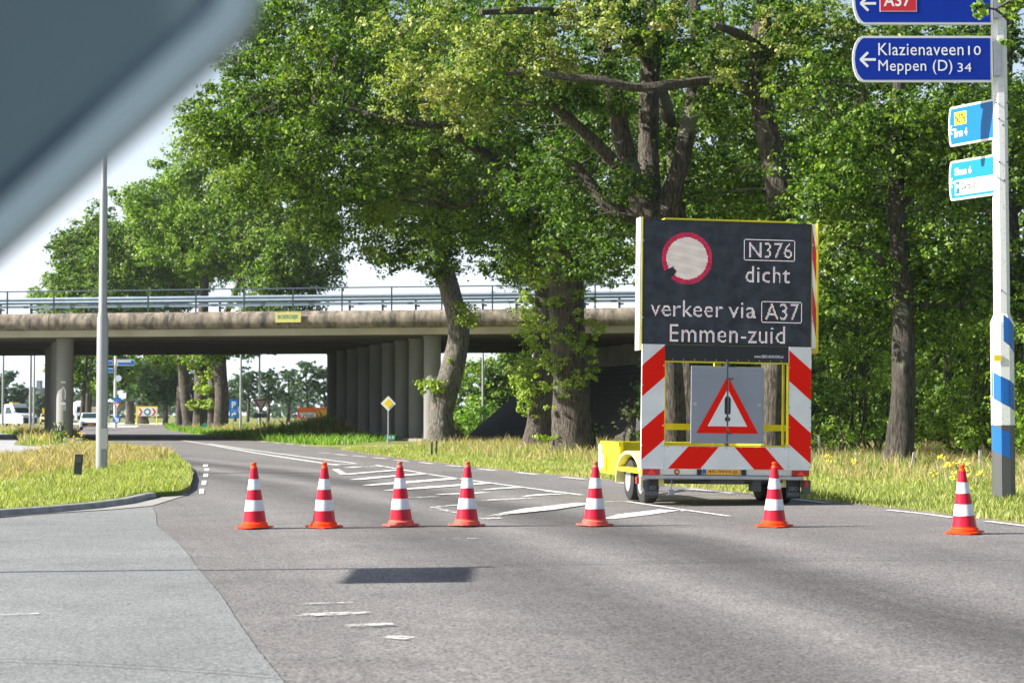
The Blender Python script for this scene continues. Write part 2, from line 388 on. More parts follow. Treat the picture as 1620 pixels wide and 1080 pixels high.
def unit(a): return a / np.maximum(np.linalg.norm(a, axis=1, keepdims=True), 1e-9)
def leaves(name, cl, per, size, m, parent=None, off=(0,0,0), flat=.75, droop=0.0):
    """cl: (n,4) clump centres and radii; 'per' leaves per m2 of clump shell"""
    cl = np.asarray(cl, float); cnt = np.maximum((per * cl[:,3]**2).astype(int), 5)
    idx = np.repeat(np.arange(len(cl)), cnt); N = len(idx)
    # twigs first, then leaves gathered on each twig
    ns = np.maximum((cnt/22).astype(int), 2); sidx = np.repeat(np.arange(len(cl)), ns); start = np.concatenate([[0], np.cumsum(ns)[:-1]])
    sd_ = unit(rng.normal(size=(len(sidx),3))); sr = cl[sidx,3] * rng.uniform(0.06, 1, len(sidx))**.4
    sp_ = cl[sidx,:3] + sd_ * sr[:,None] * np.array([1,1,flat]); spread = cl[sidx,3]*rng.uniform(.10,.24,len(sidx)); srt = rng.uniform(.75,1.25,len(sidx))
    pick = start[idx] + (rng.uniform(size=N)*ns[idx]).astype(int)
    jit = rng.normal(size=(N,3))*np.array([1,1,.6]); d = sd_[pick]
    pos = sp_[pick] + jit*spread[pick][:,None]
    nrm = unit(d*.45 + np.array([-.15,-.1,.5]) + jit*.25 + rng.normal(size=(N,3))*.5)
    t = unit(np.cross(nrm, rng.normal(size=(N,3)))); t[:,2] -= droop; t = unit(t); b = unit(np.cross(nrm, t))
    s = (size * rng.uniform(.5, 1.25, N) * srt[pick])[:,None]
    v = np.stack([pos - t*s*.5, pos + b*s*.32 + nrm*s*.1, pos + t*s*.5, pos - b*s*.32 + nrm*s*.1], 1).reshape(-1,3) - np.array(off)
    return np_mesh(name, v, np.arange(N*4).reshape(-1,4), m, parent)

def clumps(ells, rmin=.6, rmax=1.3):
    out = []
    for c, rx, ry, rz, n in ells:
        for _ in range(n):
            d = Vector((random.gauss(0,1), random.gauss(0,1), random.gauss(0,1))).normalized()
            k = random.uniform(.25, 1)**.5
            out.append((c[0] + d.x*rx*k, c[1] + d.y*ry*k, c[2] + d.z*rz*k, random.uniform(rmin, rmax)))
    return out

def spline(pts, rad, n=5):
    """Catmull-Rom through points"""
    P_ = [Vector(p) for p in pts]; o, r = [], []
    for i in range(len(P_)-1):
        a = P_[max(i-1,0)]; b = P_[i]; c = P_[i+1]; d = P_[min(i+2, len(P_)-1)]
        for k in range(n):
            t = k/n
            o.append(.5*((2*b) + (c-a)*t + (2*a-5*b+4*c-d)*t*t + (-a+3*b-3*c+d)*t**3)); r.append(rad[i]*(1-t)+rad[i+1]*t)
    o.append(P_[-1]); r.append(rad[-1]); return o, r

def tree(name, label, base, limbs, ells, per, size, leafm, bark=BARK, group=None, rmin=.6, rmax=1.3, twigs=True, sprouts=None, cat='tree', wob=.07, droop=0.0, seg=14):
    base = Vector(base); base.z = 0
    root = empty(name, base, label=label, cat=cat, group=group)
    mb = MB(); spine = []
    for pts, rad in limbs:
        o, r = spline(pts, rad); mb.tube(o, r, seg=seg if rad[0] > .2 else 8, wob=wob); spine += [(q, k) for q, k in zip(o, r)]
    cl = clumps(ells, rmin, rmax)
    if twigs:
        hi = [q for q, k in spine if q.z > base.z + 3] or [q for q, k in spine]
        for c in cl:
            if random.random() < .3:
                cv = Vector(c[:3]); q = min(hi, key=lambda p: (p - cv).length + max(0, p.z - cv.z)*1.5)
                L = (cv - q).length
                if L > 5: continue
                mid = q.lerp(cv, .5) + Vector((random.uniform(-.3,.3), random.uniform(-.3,.3), random.uniform(-.1,.5)))*L*.25
                o, r = spline([q, mid, cv], [.015 + L*.006, .012 + L*.004, .008], 3); mb.tube(o, r, seg=5, cap=False)
    mb.build('trunk', bark, root, smooth=True, off=base)
    leaves('crown', cl, per, size, leafm, root, off=base, droop=droop)
    for q in (sprouts or []): leaves('leafy_shoot', [(q[0], q[1], q[2], q[3]*1.3)], 1250, size*.8, LEAF_SPROUT, root, off=base)
    return root

# ------------------------------------------------------------------ ground, roads, markings
mb = MB(); mb.poly([(-2500,-200,0),(2500,-200,0),(2500,4500,0),(-2500,4500,0)])
tag(mb.build('ground', GROUND), kind='structure')

def sheet(name, pts, z, m):
    bm = bmesh.new(); vs = [bm.verts.new((p.x, p.y, z)) for p in pts]; f = bm.faces.new(vs); bmesh.ops.triangulate(bm, faces=[f])
    bmesh.ops.recalc_face_normals(bm, faces=bm.faces)
    for f in bm.faces:
        if f.normal.z < 0: f.normal_flip()
    me = bpy.data.meshes.new(name); bm.to_mesh(me); bm.free(); me.materials.append(m)
    o = bpy.data.objects.new(name, me); COL.objects.link(o); return tag(o, kind='structure')

right_edge = [(258,679),(300,686),(350,691.5),(400,697),(480,704),(540,711),(600,721),(700,733),(830,747),(950,758),(1040,767),(1160,778),(1280,790),(1420,805),(1620,829),(1800,852)]
left_edge = [(306,757),(302,735),(276,716),(240,706),(190,700),(150,694),(128,689)]
road_px = left_edge[::-1][::-1]
road_pts = [Vector((-60,-30,0)), Vector((60,-30,0)), Vector((40, 12, 0)), G(2600,960)] + [G(*p) for p in right_edge[::-1]] + [G(128,682)] + [G(*p) for p in left_edge[::-1]] + [G(300,772), G(242,794), G(0,820), Vector((-60, 22, 0))]
sheet('main_road', road_pts, .006, ASPHALT)
sheet('soil_strip', [G(x, y - (3 if x > 500 else 1)) for x, y in right_edge[5:]] + [G(x, y + 2) for x, y in right_edge[5:][::-1]], .003, SOIL)
sheet('far_road', [G(-60,673.5), G(420,673.5), G(300,680), G(258,680.5), G(128,690), G(110,684), G(-60,680)], .010, ASPHALT3)
sheet('roundabout_kerb_ring', [G(100,668.6), G(272,669.2), G(272,671.5), G(100,671.2)], .016, mat('pale_concrete_ring', (.55,.54,.50), .8, var=.1))
sheet('splitter_island', [G(172,672.5), G(222,673.6), G(214,676), G(150,675.3)], .02, mat('pale_concrete_ring', (.55,.54,.50)))
sheet('cycle_path', [G(-200,683), G(5,684), G(19,688), G(27,696), G(22,704), G(60,706.5), G(78,704), G(76,713), G(0,718), G(-200,726)], .008, PATHM)
se = [G(242,803), G(250,832), G(300,880), G(335,925), G(372,980), G(455,1085)]; sj = []
for a, b in zip(se, se[1:]):
    n_ = int((b-a).length/.05)
    sj += [a.lerp(b, k/n_) + Vector((random.gauss(0,.0015) + .012*math.sin((a.lerp(b,k/n_)).y*1.1), 0, 0)) for k in range(n_)]
sheet('side_road', [Vector((-60,22.0,0)), G(0,821)] + sj + [Vector((-.2,5,0)), Vector((.5,-5,0)), Vector((-60,-5,0))], .011, ASPHALT2)
sheet('concrete_channel', [G(-300,842), G(0,818.5), G(60,814), G(180,806.5), G(240,801), G(298,783), G(290,776), G(243,791), G(120,806), G(0,815.5), G(-300,838)], .014, mat('channel_concrete', (.30,.29,.27), .8, var=.2, scale=3))

mk = MB()
def ribbon(mb, px, wd, z=.016):
    pts = [G(*p) for p in px]; wd = [q*(.78 if q > .3 else 1) for q in (wd if hasattr(wd, '__len__') else [wd]*len(pts))]; vs = []
    for i, p in enumerate(pts):
        t = (pts[min(i+1,len(pts)-1)] - pts[max(i-1,0)]).normalized(); nn = Vector((-t.y, t.x, 0))
        vs += [p + nn*wd[i]/2 + Vector((0,0,z)), p - nn*wd[i]/2 + Vector((0,0,z))]
    mb.add(vs, [(2*i, 2*i+1, 2*i+3, 2*i+2) for i in range(len(pts)-1)])
def zr(k): return .016 + .003*(k % 3)
S = [
 ([(290,697),(340,705),(400,716),(450,724),(500,731.5),(535,736.5)], .16),
 ([(330,702),(400,712.5),(460,720.5),(520,728.5),(562,733.5)], .14),
 ([(528,735),(567,734.6)], .3), ([(552,740.5),(566,738.8),(613,738.4)], .35),
 ([(530.5,743),(545,751.5)], .16), ([(545,751.5),(585,748),(628,744.5)], .38),
 ([(594,736),(620,740.5),(674,750),(720,757),(774,764.5),(849,774.5),(921,784)], .11),
 ([(958,794.5),(992,794.6),(1079,807.5),(1153,818)], .09),
 ([(562,760),(604,755.5),(672,750.2)], [.25,.5,.45]), ([(580,768.5),(626,765),(720,757.3)], [.2,.55,.5]),
 ([(609,777),(652,774),(774,764.8)], [.1,.45,.5]), ([(648,789),(689,787)], .22), ([(693,783),(735,781.5),(768,780)], [.15,.4,.2]),
 ([(768,775.6),(800,773),(827,771.8)], [.15,.4,.3]), ([(767,793.5),(800,791.3),(842,789.4)], [.15,.4,.15]),
 ([(829,786),(860,783.2),(893,782)], [.1,.35,.2]), ([(868,778),(888,780)], .2), ([(802,814),(850,807.5),(926,797.5)], [.2,.6,.4]),
 ([(963,822),(1000,815.5),(1059,807.8),(1084,809.4)], [.15,.5,.45,.15]), ([(685,804),(724,800)], .14), ([(685,804),(722,813)], .1),
 ([(759,822.4),(791,820.2)], .25), ([(780,817.6),(800,813.6)], .16),
 ([(505,716.3),(522,717.3)], .16), ([(530,718.8),(548,720.3)], .16), ([(559,721.3),(579,723)], .16), ([(592,724.4),(611,726.4)], .16), ([(624,728),(646,730)], .16),
 ([(665,732),(685,734.4)], .16), ([(707,737),(731,739.3)], .16), ([(757,742),(785,745)], .16), ([(817,747.8),(850,751.5)], .16), ([(888,755.5),(925,759.3)], .16),
 ([(977,764),(992,765.6)], .14), ([(1088,774),(1120,777.5),(1158,781.5)], .13), ([(1255,791),(1310,797.5)], .12), ([(1404,807.8),(1455,813),(1507,820)], .11),
 ([(1560,826),(1640,836)], .11),
 ([(0,976.5),(62,974.5)], .06), ([(462,976),(520,974),(590,971.5)], [.06,.20,.06]), ([(470,958.5),(560,956)], .04), ([(548,994.5),(620,991)], .10), ([(610,1010),(650,1013)], .13),
 ([(220,990),(245,989)], .04), ([(700,855),(760,854)], .04),
]
fk = MB()
for i, (p, wd) in enumerate(S): ribbon(fk if p[0][1] > 850 or p[0][1] in (804,822.4,817.6,789,793.5) else mk, p, wd, zr(i))
for cx, cy, a in ((325,737,3.5),(327,743.4,4),(325.5,752.4,5),(322.6,764.4,7),(319,778,8)):
    h = a*.5
    mk.poly([G(cx-4.2,cy+h)+Vector((0,0,.016)), G(cx+3.4,cy+h)+Vector((0,0,.016)), G(cx+4.2,cy-h)+Vector((0,0,.016)), G(cx-3.2,cy-h)+Vector((0,0,.016))])
for k in range(9):   # edge dashes beyond the bridge
    x = 300 + k*22; y = 687.2 + k*2.15
    ribbon(mk, [(x, y),(x+11, y+1.1)], .14, .016)
tag(mk.build('road_markings', PAINT), kind='structure'); tag(fk.build('faded_road_markings', FADEDP), kind='structure')
sm = MB()
for p, wd in (([(305,758.5),(440,754.5),(560,752),(700,750.6),(840,753)], .05), ([(745,896),(810,894.4),(1010,892.5),(1160,889),(1320,887),(1640,886.5)], .022),
              ([(-10,1050),(100,1054),(230,1062),(340,1069),(455,1079)], .012), ([(1110,820),(1300,822),(1620,833)], .012), ([(0,833),(120,829),(235,826)], .02), ([(970,832.5),(1120,835)], .02)):  # last strip is a painted cone shadow, the others are road seams
    ribbon(sm, p, wd, .030)
tag(sm.build('road_seams_and_cone_shadow', mat('bitumen_and_shadow', (.02,.02,.02), .7)), kind='structure')

# island, raised behind its kerb
isl_px = [(-330,838),(0,806.5),(80,802.5),(150,797.5),(205,789),(236,780.5),(250,783),(285,776),(301,767),(305,752),(301,738),(276,720),(240,712),(190,708),(120,710),(80,717),(0,722),(-330,735)]
kp = [G(x, y) for x, y in ((-330,848),(0,817.5),(80,812),(150,805.5),(205,798),(238,790),(249,788))]
def kback(d):
    o = []
    for i, p in enumerate(kp):
        t = (kp[min(i+1,len(kp)-1)] - kp[max(i-1,0)]).normalized(); o.append(p + Vector((-t.y, t.x, 0))*d)
    return o
isl = kback(.13) + [G(px, py, .088) for px, py in isl_px[7:]]
mb = MB(); mb.prism([(p.x, p.y, 0) for p in isl], (0,0,.001), (0,0,.088)); tag(mb.build('island_ground', GROUND), kind='structure')
kp = [G(x, y) for x, y in ((-330,848),(0,817.5),(80,812),(150,805.5),(205,798),(238,790),(249,788))]
km = MB()
for i in range(len(kp)-1):
    a, b = kp[i], kp[i+1]; L = (b-a).length; t = (b-a)/L; nn = Vector((-t.y, t.x, 0))
    q = max(1, int(L/1.0)); 
    for k in range(q):
        p0 = a + t*(L*k/q + .006); p1 = a + t*(L*(k+1)/q - .006)
        prof = [(0,0),(.03,.085),(.05,.094),(.13,.094),(.13,0)]
        vs = [p0 + nn*u + Vector((0,0,z)) for u, z in prof] + [p1 + nn*u + Vector((0,0,z)) for u, z in prof]
        km.add(vs, [(0,1,2,3,4)[::-1],(5,6,7,8,9)] + [(j,(j+1)%5,5+(j+1)%5,5+j) for j in range(5)])
tag(km.build('kerb', mat('kerb_concrete', (.30,.30,.30), .85, var=.3, scale=5)), kind='structure')

# ------------------------------------------------------------------ grass
def inside(poly, X, Y):
    c = np.zeros(len(X), bool); n = len(poly)
    for i in range(n):
        x1, y1 = poly[i]; x2, y2 = poly[(i+1) % n]
        if y1 == y2: continue
        c ^= ((y1 > Y) != (y2 > Y)) & (X < (x2-x1)*(Y-y1)/(y2-y1) + x1)
    return c
def grass(name, poly, dens, h, wd, m, label, z=0.0, lean=.85, zf=None, clump=0.0, cat='grass', fade=None):
    poly = [(p[0], p[1]) for p in poly]; A = np.array(poly); mn, mx = A.min(0), A.max(0)
    N = int((mx-mn).prod() * dens); X = rng.uniform(mn[0], mx[0], N); Y = rng.uniform(mn[1], mx[1], N)
    k = inside(poly, X, Y); D = Y
    if fade: k &= rng.uniform(size=N) < np.clip(fade/np.maximum(D,1), 0, 1)**1.3
    if clump: 
        q = np.sin(X*.9+1.3)*np.sin(Y*.45) + np.sin(X*2.3+Y*1.1)*.6 + np.sin(Y*1.9 - X*.7)*.5
        k &= q > clump
    X, Y, D = X[k], Y[k], D[k]; N = len(X)
    Z = np.full(N, z) if zf is None else zf(X, Y)
    patch = .75 + .3*np.sin(X*1.7+2)*np.sin(Y*.8) + .2*np.sin(X*4.1+Y*2)
    H = rng.uniform(h[0], h[1], N) * np.clip(patch, .4, 1.4); a = rng.uniform(0, 2*np.pi, N); la = rng.uniform(0, 2*np.pi, N)
    ll = rng.uniform(0, lean, N)*H; Wd = wd*rng.uniform(.6,1.3,N)*(1 if not fade else np.maximum(D/fade,1)**.6)
    dx, dy = np.cos(a)*Wd/2, np.sin(a)*Wd/2
    mx_, my_ = X + np.cos(la)*ll*.35, Y + np.sin(la)*ll*.35
    v = np.stack([np.stack([X-dx, Y-dy, Z],1), np.stack([X+dx, Y+dy, Z],1), np.stack([mx_+dx*.7, my_+dy*.7, Z+H*.55],1),
                  np.stack([X+np.cos(la)*ll, Y+np.sin(la)*ll, Z+H],1), np.stack([mx_-dx*.7, my_-dy*.7, Z+H*.55],1)],1).reshape(-1,3)
    o = np_mesh(name, v, np.arange(N*5).reshape(-1,5), m, n=5)
    return tag(o, label, cat, kind='stuff')

islp = [(p.x, p.y) for p in kback(.2) + isl[7:]]
grass('short_grass', islp, 420, (.04,.17), .014, GRASS_GREEN, 'bright green grass covering the kerbed traffic island on the left', z=.09, fade=30)
back_isl = [G(x,y,.1) for x,y in ((-330,775),(0,762),(120,745),(240,730),(272,722),(262,717),(238,712),(190,708),(120,710),(80,717),(0,722),(-330,735))]
grass('dry_grass', back_isl, 170, (.12,.34), .020, GRASS_DRY, 'tan seeding grass on the far half of the traffic island', z=.09, fade=50)
re = [G(x, y) for x, y in right_edge[5:]]
ver = re + [Vector((16,22,0)), Vector((22,60,0)), Vector((4,74,0)), G(560,707)]
grass('short_grass', ver, 330, (.03,.17), .014, GRASS_GREEN, 'pale green mown grass on the road verge right of the carriageway', fade=34)
def shift(pts, s): return [Vector((p.x + s, p.y + s*.35, 0)) for p in pts]
tall = [G(x, y) for x, y in ((640,711),(660,716),(700,719),(800,728),(880,733),(1000,741),(1120,748),(1280,756),(1400,764),(1500,770),(1700,786),(1950,790))] + [Vector((26,40,0)), Vector((30,80,0)), Vector((5,84,0)), Vector((-4,84,0))]
grass('dry_grass', tall, 60, (.12,.52), .014, GRASS_DRY, 'tall straw coloured grass around the oak trunks on the right verge', fade=45, clump=-1.2)
grass('lush_grass', tall, 85, (.10,.36), .018, GRASS_LUSH, 'deeper green weeds mixed through the tall grass on the right verge', fade=45, clump=.05)

# bank beyond the bridge opening
def bank_z(X, Y):
    c = G(470,693); return 1.1*np.exp(-(((X-(-10.5))/3.6)**2 + ((Y-116)/7.0)**2))
bx = [(-30,102),(-30,150),(-2,150),(0,100),(-8,97)]
bm_ = MB(); nx, ny = 24, 24
for i in range(nx):
    for j in range(ny):
        X = -30 + 32*i/(nx-1); Y = 98 + 46*j/(ny-1); bm_.v.append((X, Y, float(bank_z(np.array(X), np.array(Y))) + .001))
bm_.f = [(i*ny+j, (i+1)*ny+j, (i+1)*ny+j+1, i*ny+j+1) for i in range(nx-1) for j in range(ny-1)]
bm_.v = [(x, y, z - .06) for x, y, z in bm_.v]
tag(bm_.build('bank', GROUND, smooth=True), kind='structure')
fb = [G(x,y) for x,y in ((262,679.3),(300,685),(350,690.5),(400,696),(480,702.5),(520,705))] + [Vector((-3,112,0)), Vector((-3,170,0)), G(262,672)]
grass('lush_grass', fb, 30, (.2,.5), .05, GRASS_LUSH, 'green grass on the bank between the road and the bridge columns', zf=bank_z, fade=110)
fb2 = [Vector((-14.5,104,0)), Vector((-3,100,0)), Vector((-3,150,0)), Vector((-26.5,150,0)), Vector((-19,124,0))]
grass('dry_grass', fb2, 16, (.4,.9), .05, GRASS_DRY, 'tan seeding grass on the bank seen under the bridge', zf=bank_z, clump=.1)
lb = [G(x,y) for x,y in ((-80,679),(60,682),(126,686),(122,695),(100,699),(80,703),(30,704),(30,695),(20,686.5),(-80,682))]
grass('dry_grass', lb, 8, (.3,.8), .05, GRASS_DRY, 'patchy tan grass behind the left bridge column')
grass('lush_grass', lb, 12, (.2,.4), .06, GRASS_LUSH, 'dark green grass at the foot of the left bridge column')

# ------------------------------------------------------------------ highway viaduct
u = Vector((1,-.176,0)).normalized(); r_ = Vector((-.28,.96,0)).normalized(); n_out = Vector((-.176,-1,0)).normalized()
O = Vector((5.6,87,0))
via = empty('highway_viaduct', O, label='long concrete highway bridge with rounded weathered edge spanning the road', cat='bridge')
def vp(t, out, z): return u*t + n_out*out + Vector((0,0,z))     # local to root
T0, T1 = -95, 45
def sweep(name, prof, m, t0=T0, t1=T1, smooth=False, parent=via, step=None):
    mb = MB(); n = len(prof); ts = [t0, t1] if not step else [t0 + (t1-t0)*i/step for i in range(step+1)]
    for t in ts: mb.v += [tuple(vp(t, a, z)) for a, z in prof]
    for i in range(len(ts)-1): mb.f += [(i*n+k, i*n+(k+1) % n, (i+1)*n+(k+1) % n, (i+1)*n+k) for k in range(n)]
    mb.f += [tuple(range(n))[::-1], tuple(range((len(ts)-1)*n, len(ts)*n))]
    return mb.build(name, m, parent, smooth=smooth)
arc = [(.34*math.cos(q) , 5.92 + .42*math.sin(q)) for q in [R(a) for a in range(90, -91, -15)]]
sweep('edge_beam', [(-.5,6.34)] + [(max(a,0)+.0, z) for a, z in arc] + [(-.5,5.50)], FASCIA, smooth=True)
jb = MB()
for t in np.arange(-60, 9, 6.2):
    pr = [(-.2,6.345)] + [(max(a,0)+.006, z) for a, z in arc] + [(-.2,5.49)]; n_ = len(pr)
    jb.add([tuple(vp(t+dt, a, z)) for dt in (-.02,.02) for a, z in pr], [(k,(k+1)%n_,n_+(k+1)%n_,n_+k) for k in range(n_)])
jb.build('expansion_joints', mat('joint_dark', (.05,.045,.04), .9), via)
sweep('deck_lip', [(-.5,5.495),(.02,5.495),(.02,5.17),(-.5,5.17)], LIP)
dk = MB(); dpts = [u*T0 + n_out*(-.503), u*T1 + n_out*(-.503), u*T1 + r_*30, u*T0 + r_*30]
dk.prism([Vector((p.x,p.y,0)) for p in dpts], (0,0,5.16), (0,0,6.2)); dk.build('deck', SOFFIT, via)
# soffit beams
bmz = MB()
for k in range(1, 15):
    p0 = u*T0 + r_*(k*2.0); p1 = u*6 + r_*(k*2.0); w_ = n_out*.04
    bmz.prism([p0+w_, p1+w_, p1-w_, p0-w_], (0,0,5.12), (0,0,5.157))
bmz.build('soffit_joints', mat('joint_dark', (.05,.045,.04), .9), via)
def column(px, D, nk=9):
    c = Vector(((px-810)/FPX*D, D, 0)) - O
    for k in range(nk):
        q = c + r_*(3.2*k); m_ = MB(); m_.lathe([(.42,-.1),(.42,5.0),(.46,5.01),(.46,5.155)], (q.x,q.y,0), 20); m_.build('column', COLM, via, smooth=True)
column(103, 93.6, 6); column(684, 90.0)
cp = G(684,706); 
q = Vector(((684-810)/FPX*90.0, 90.0, 0)) - O
text('graffiti', 'CASE', mat('pink_spray', (.55,.22,.28), .8), via, (q.x-.16, q.y-.425, 1.9), (0,0,-1), (1,0,0), 1.5, .28)
q = Vector(((103-810)/FPX*93.6, 93.6, 0)) - O
text('graffiti', 'ICE', mat('chalk_spray', (.55,.55,.55), .8), via, (q.x-.12, q.y-.425, 3.0), (0,0,-1), (1,0,0), 1.5, .26)
# kerb under columns
sweepz = MB()
for px, D in ((103,93.6),(684,90.0)):
    c = Vector(((px-810)/FPX*D, D, 0)) - O; a = c - r_*1.5; b = c + r_*28
    s_ = u*.9; sweepz.prism([a-s_, a+s_, b+s_, b-s_], (0,0,.0), (0,0,.14))
sweepz.build('column_plinth', CONC, via)
# abutment with paved slope
ab = MB()
def shp(x, z, k): 
    y = 87 + .176*(5.6 - x) - .0; return Vector((x, y, z)) + r_*k - O
SX = 7.9
sl = [(-2.4+SX,.02),(1.57+SX,3.4),(2.6+SX,4.0)]
for k0, k1 in ((.5, 29.5),):
    for i in range(2):
        (x0,z0),(x1,z1) = sl[i], sl[i+1]
        ab.add([shp(x0,z0,k0),shp(x1,z1,k0),shp(x1,z1,k1),shp(x0,z0,k1)], [(0,1,2,3)])
    ab.add([shp(sl[0][0],-.1,k0)]+[shp(a,b,k0) for a,b in sl]+[shp(sl[2][0],-.1,k0)], [(0,1,2,3,4)])
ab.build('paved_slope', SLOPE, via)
ln = MB()
for k in range(1, 14):
    f = k/14; x = sl[0][0] + 5.0*f; z = np.interp(x, [a for a,b in sl], [b for a,b in sl]) + .01
    ln.add([shp(x,z+.0,.5),shp(x+.10,z+.055,.5),shp(x+.10,z+.055,29),shp(x,z,29)], [(0,1,2,3)])
ln.build('slope_courses', mat('slope_edge', (.07,.07,.075), .9), via)
aw = MB(); aw.prism([shp(2.6+SX,0,.4), shp(9+SX,0,.4), shp(9+SX,0,29.4), shp(2.6+SX,0,29.4)], (0,0,3.0), (0,0,5.155)); aw.build('abutment_wall', CONC, via)
# guardrail + hand railing, each post a sub-part
def rail_w(name, z, h, out, m):
    return sweep(name, [(out,z-h/2),(out+.03,z-h/2),(out+.075,z-h/4),(out+.03,z),(out+.075,z+h/4),(out+.03,z+h/2),(out,z+h/2),(out+.02,z)], m)
gr = rail_w('guardrail', 6.98, .34, -.35, GALV)
g2 = sweep('lower_rail', [(-.33,6.62),(-.25,6.62),(-.25,6.76),(-.33,6.76)], GALV); 
pm = MB(); pm.box(-.05,.05,-.07,.07,6.2,6.98); pm.box(-.06,.2,-.05,.05,6.52,6.60); first = None
k = 0
for t in np.arange(-60, 9, 1.65):
    if first is None: first = pm.build('guardrail_post', mat('grey_steel', (.16,.19,.22), .5, .4), gr); o = first
    else: o = first.copy(); COL.objects.link(o)
    o.parent = gr; o.location = vp(t, -.52, 0); k += 1
top = sweep('railing', [(.0,7.42),(.06,7.42),(.06,7.48),(.0,7.48)], RAILM)
for z in (6.95, 6.68):
    sweep('railing_bar', [(.01,z),(.05,z),(.05,z+.04),(.01,z+.04)], RAILM, parent=top)
pm = MB(); pm.box(-.035,.035,-.035,.035,6.25,7.46); first = None
for t in np.arange(-58.5, 9, 2.47):
    if first is None: first = pm.build('railing_post', RAILM, top); o = first
    else: o = first.copy(); COL.objects.link(o)
    o.parent = top; o.location = vp(t, .03, 0)
# far edge rail
far = MB()
for z, h in ((6.98,.3),(6.66,.12)):
    p0 = u*T0 + r_*29.6; p1 = u*T1 + r_*29.6; w_ = n_out*.05
    far.prism([p0+w_,p1+w_,p1-w_,p0-w_], (0,0,z-h/2), (0,0,z+h/2))
far.build('far_guardrail', GALV, via)
# yellow name plate on the edge beam
D = 87 + .176*(5.6+11.0); Yb = D - .46
np_root = empty('bridge_name_plate', P(456,502,Yb), rot=(0,0,math.atan2(u.y,u.x)), label='small yellow name plate reading BOERDIJK on the bridge edge beam', cat='sign')
m_ = MB(); m_.box(-.64,.64,-.02,.02,-.24,.24); m_.build('plate', mat('pale_yellow', (.46,.44,.13), .5), np_root)
m_ = MB(); m_.box(-.3,-.25,.02,.3,-.1,.1); m_.box(.25,.3,.02,.3,-.1,.1); m_.build('bracket', STEEL, np_root)
text('lettering', 'BOERDIJK', mat('text_dark_green', (.05,.16,.12), .5), np_root, (-.52,-.025,-.13), (1,0,0), (0,0,1), 1.04, .26, .02)

# embankment carrying the highway to the right
eb = MB(); xs = [14.0,17,22,30,45,95]; 
for x in xs:
    yf = 87 + .176*(5.6-x)
    for dy, z in ((-9,-.05),(-5,2.6),(-.8,6.1),(29,6.1),(40,-.05)): eb.v.append((x, yf+dy, z + random.uniform(-.1,.1)*(z > 0)))
eb.f = [(i*5+k,(i+1)*5+k,(i+1)*5+k+1,i*5+k+1) for i in range(len(xs)-1) for k in range(4)] + [(0,1,2,3,4)]
tag(eb.build('embankment', GROUND), kind='structure')

# ------------------------------------------------------------------ oaks of the right verge
def L(*a):   # limb from (px,py,D,radius) tuples
    return ([P(x,y,D) for x,y,D,r in a], [r for x,y,D,r in a])
def E(px, py, D, rx, ry, rz, n): return (P(px,py,D), rx, ry, rz, n)
GRP = 'oak trees along the right verge'
# leaning oak in front of the bridge
b = G(697,704); D1 = 79
tree('oak_tree', 'leaning grey oak with an S-bent trunk, first oak right of the diamond sign', P(697,700,D1),
     [L((697,712,D1,.88),(698,700,D1,.66),(698,660,D1,.52),(708,608,D1,.54),(722,560,D1,.48),(724,510,D1,.45),(707,440,D1,.42),(692,380,D1,.38),(682,300,D1,.36),(690,200,D1,.28),(670,60,D1,.18)),
      L((690,380,D1,.3),(660,330,D1,.2),(610,290,D1,.13),(560,270,D1,.08)), L((684,300,D1,.25),(730,240,D1,.18),(760,150,D1,.12)),
      L((682,300,D1,.25),(600,200,D1,.18),(500,120,D1,.12),(400,90,D1,.07))],
     [E(690,190,D1,4.6,4,4.5,60), E(665,392,D1,2.2,2,1.2,20), E(720,405,D1-1,1.4,1.5,1.1,9), E(600,345,D1,1.2,1.5,.9,7), E(590,180,D1,4.2,4,3.8,50), E(470,110,D1,4.6,4,4.0,55), E(560,10,D1,7,5,3,55), E(350,205,D1,1.9,2.5,1.3,15), E(400,265,D1,2.2,2.5,1.4,18), E(700,300,D1,3,3,2,25)],
     430, .175, LEAF_OAK, bark=BARK_SUNLIT, group=GRP, rmin=.55, rmax=1.25,
     sprouts=[(*P(738,500,D1-.7),.5),(*P(745,510,D1-.8),.35),(*P(684,612,D1-.6),.42),(*P(672,608,D1-.6),.3),(*P(700,615,D1-.6),.25),(*P(712,570,D1-.5),.2),(*P(727,485,D1-.6),.28)])
D2 = 73
tree('oak_tree', 'sprout covered oak partly hidden behind the thickest trunk, left of the pair', P(852,704,D2),
     [L((850,712,D2,.85),(850,695,D2,.58),(856,640,D2,.45),(860,560,D2,.40),(862,500,D2,.38),(856,420,D2,.34),(850,340,D2,.28),(820,240,D2,.25),(790,120,D2,.15)),
      L((858,420,D2,.3),(800,330,D2,.2),(740,270,D2,.14),(690,240,D2,.08)), L((850,340,D2,.25),(880,220,D2,.18),(900,80,D2,.1))],
     [E(800,230,D2+1,4,4,4,55), E(700,290,D2,3,3,2.5,32), E(830,390,D2+1,2.2,2,1.3,17), E(560,240,D2,4,3.5,2.8,45), E(760,100,D2,5,4,4,45), E(450,290,D2,3.0,3,1.4,28), E(520,345,D2,1.5,2,.9,9)],
     430, .165, LEAF_OAK, group=GRP, rmin=.5, rmax=1.15,
     sprouts=[(*P(835,470,D2-.5),.4),(*P(832,500,D2-.6),.5),(*P(838,530,D2-.5),.5),(*P(830,590,D2-.5),.55),(*P(835,620,D2-.6),.5),(*P(828,640,D2-.5),.3),(*P(845,560,D2-.5),.5),(*P(822,600,D2-.4),.35),(*P(850,440,D2-.5),.5),(*P(840,650,D2-.5),.3)])
D3 = 61
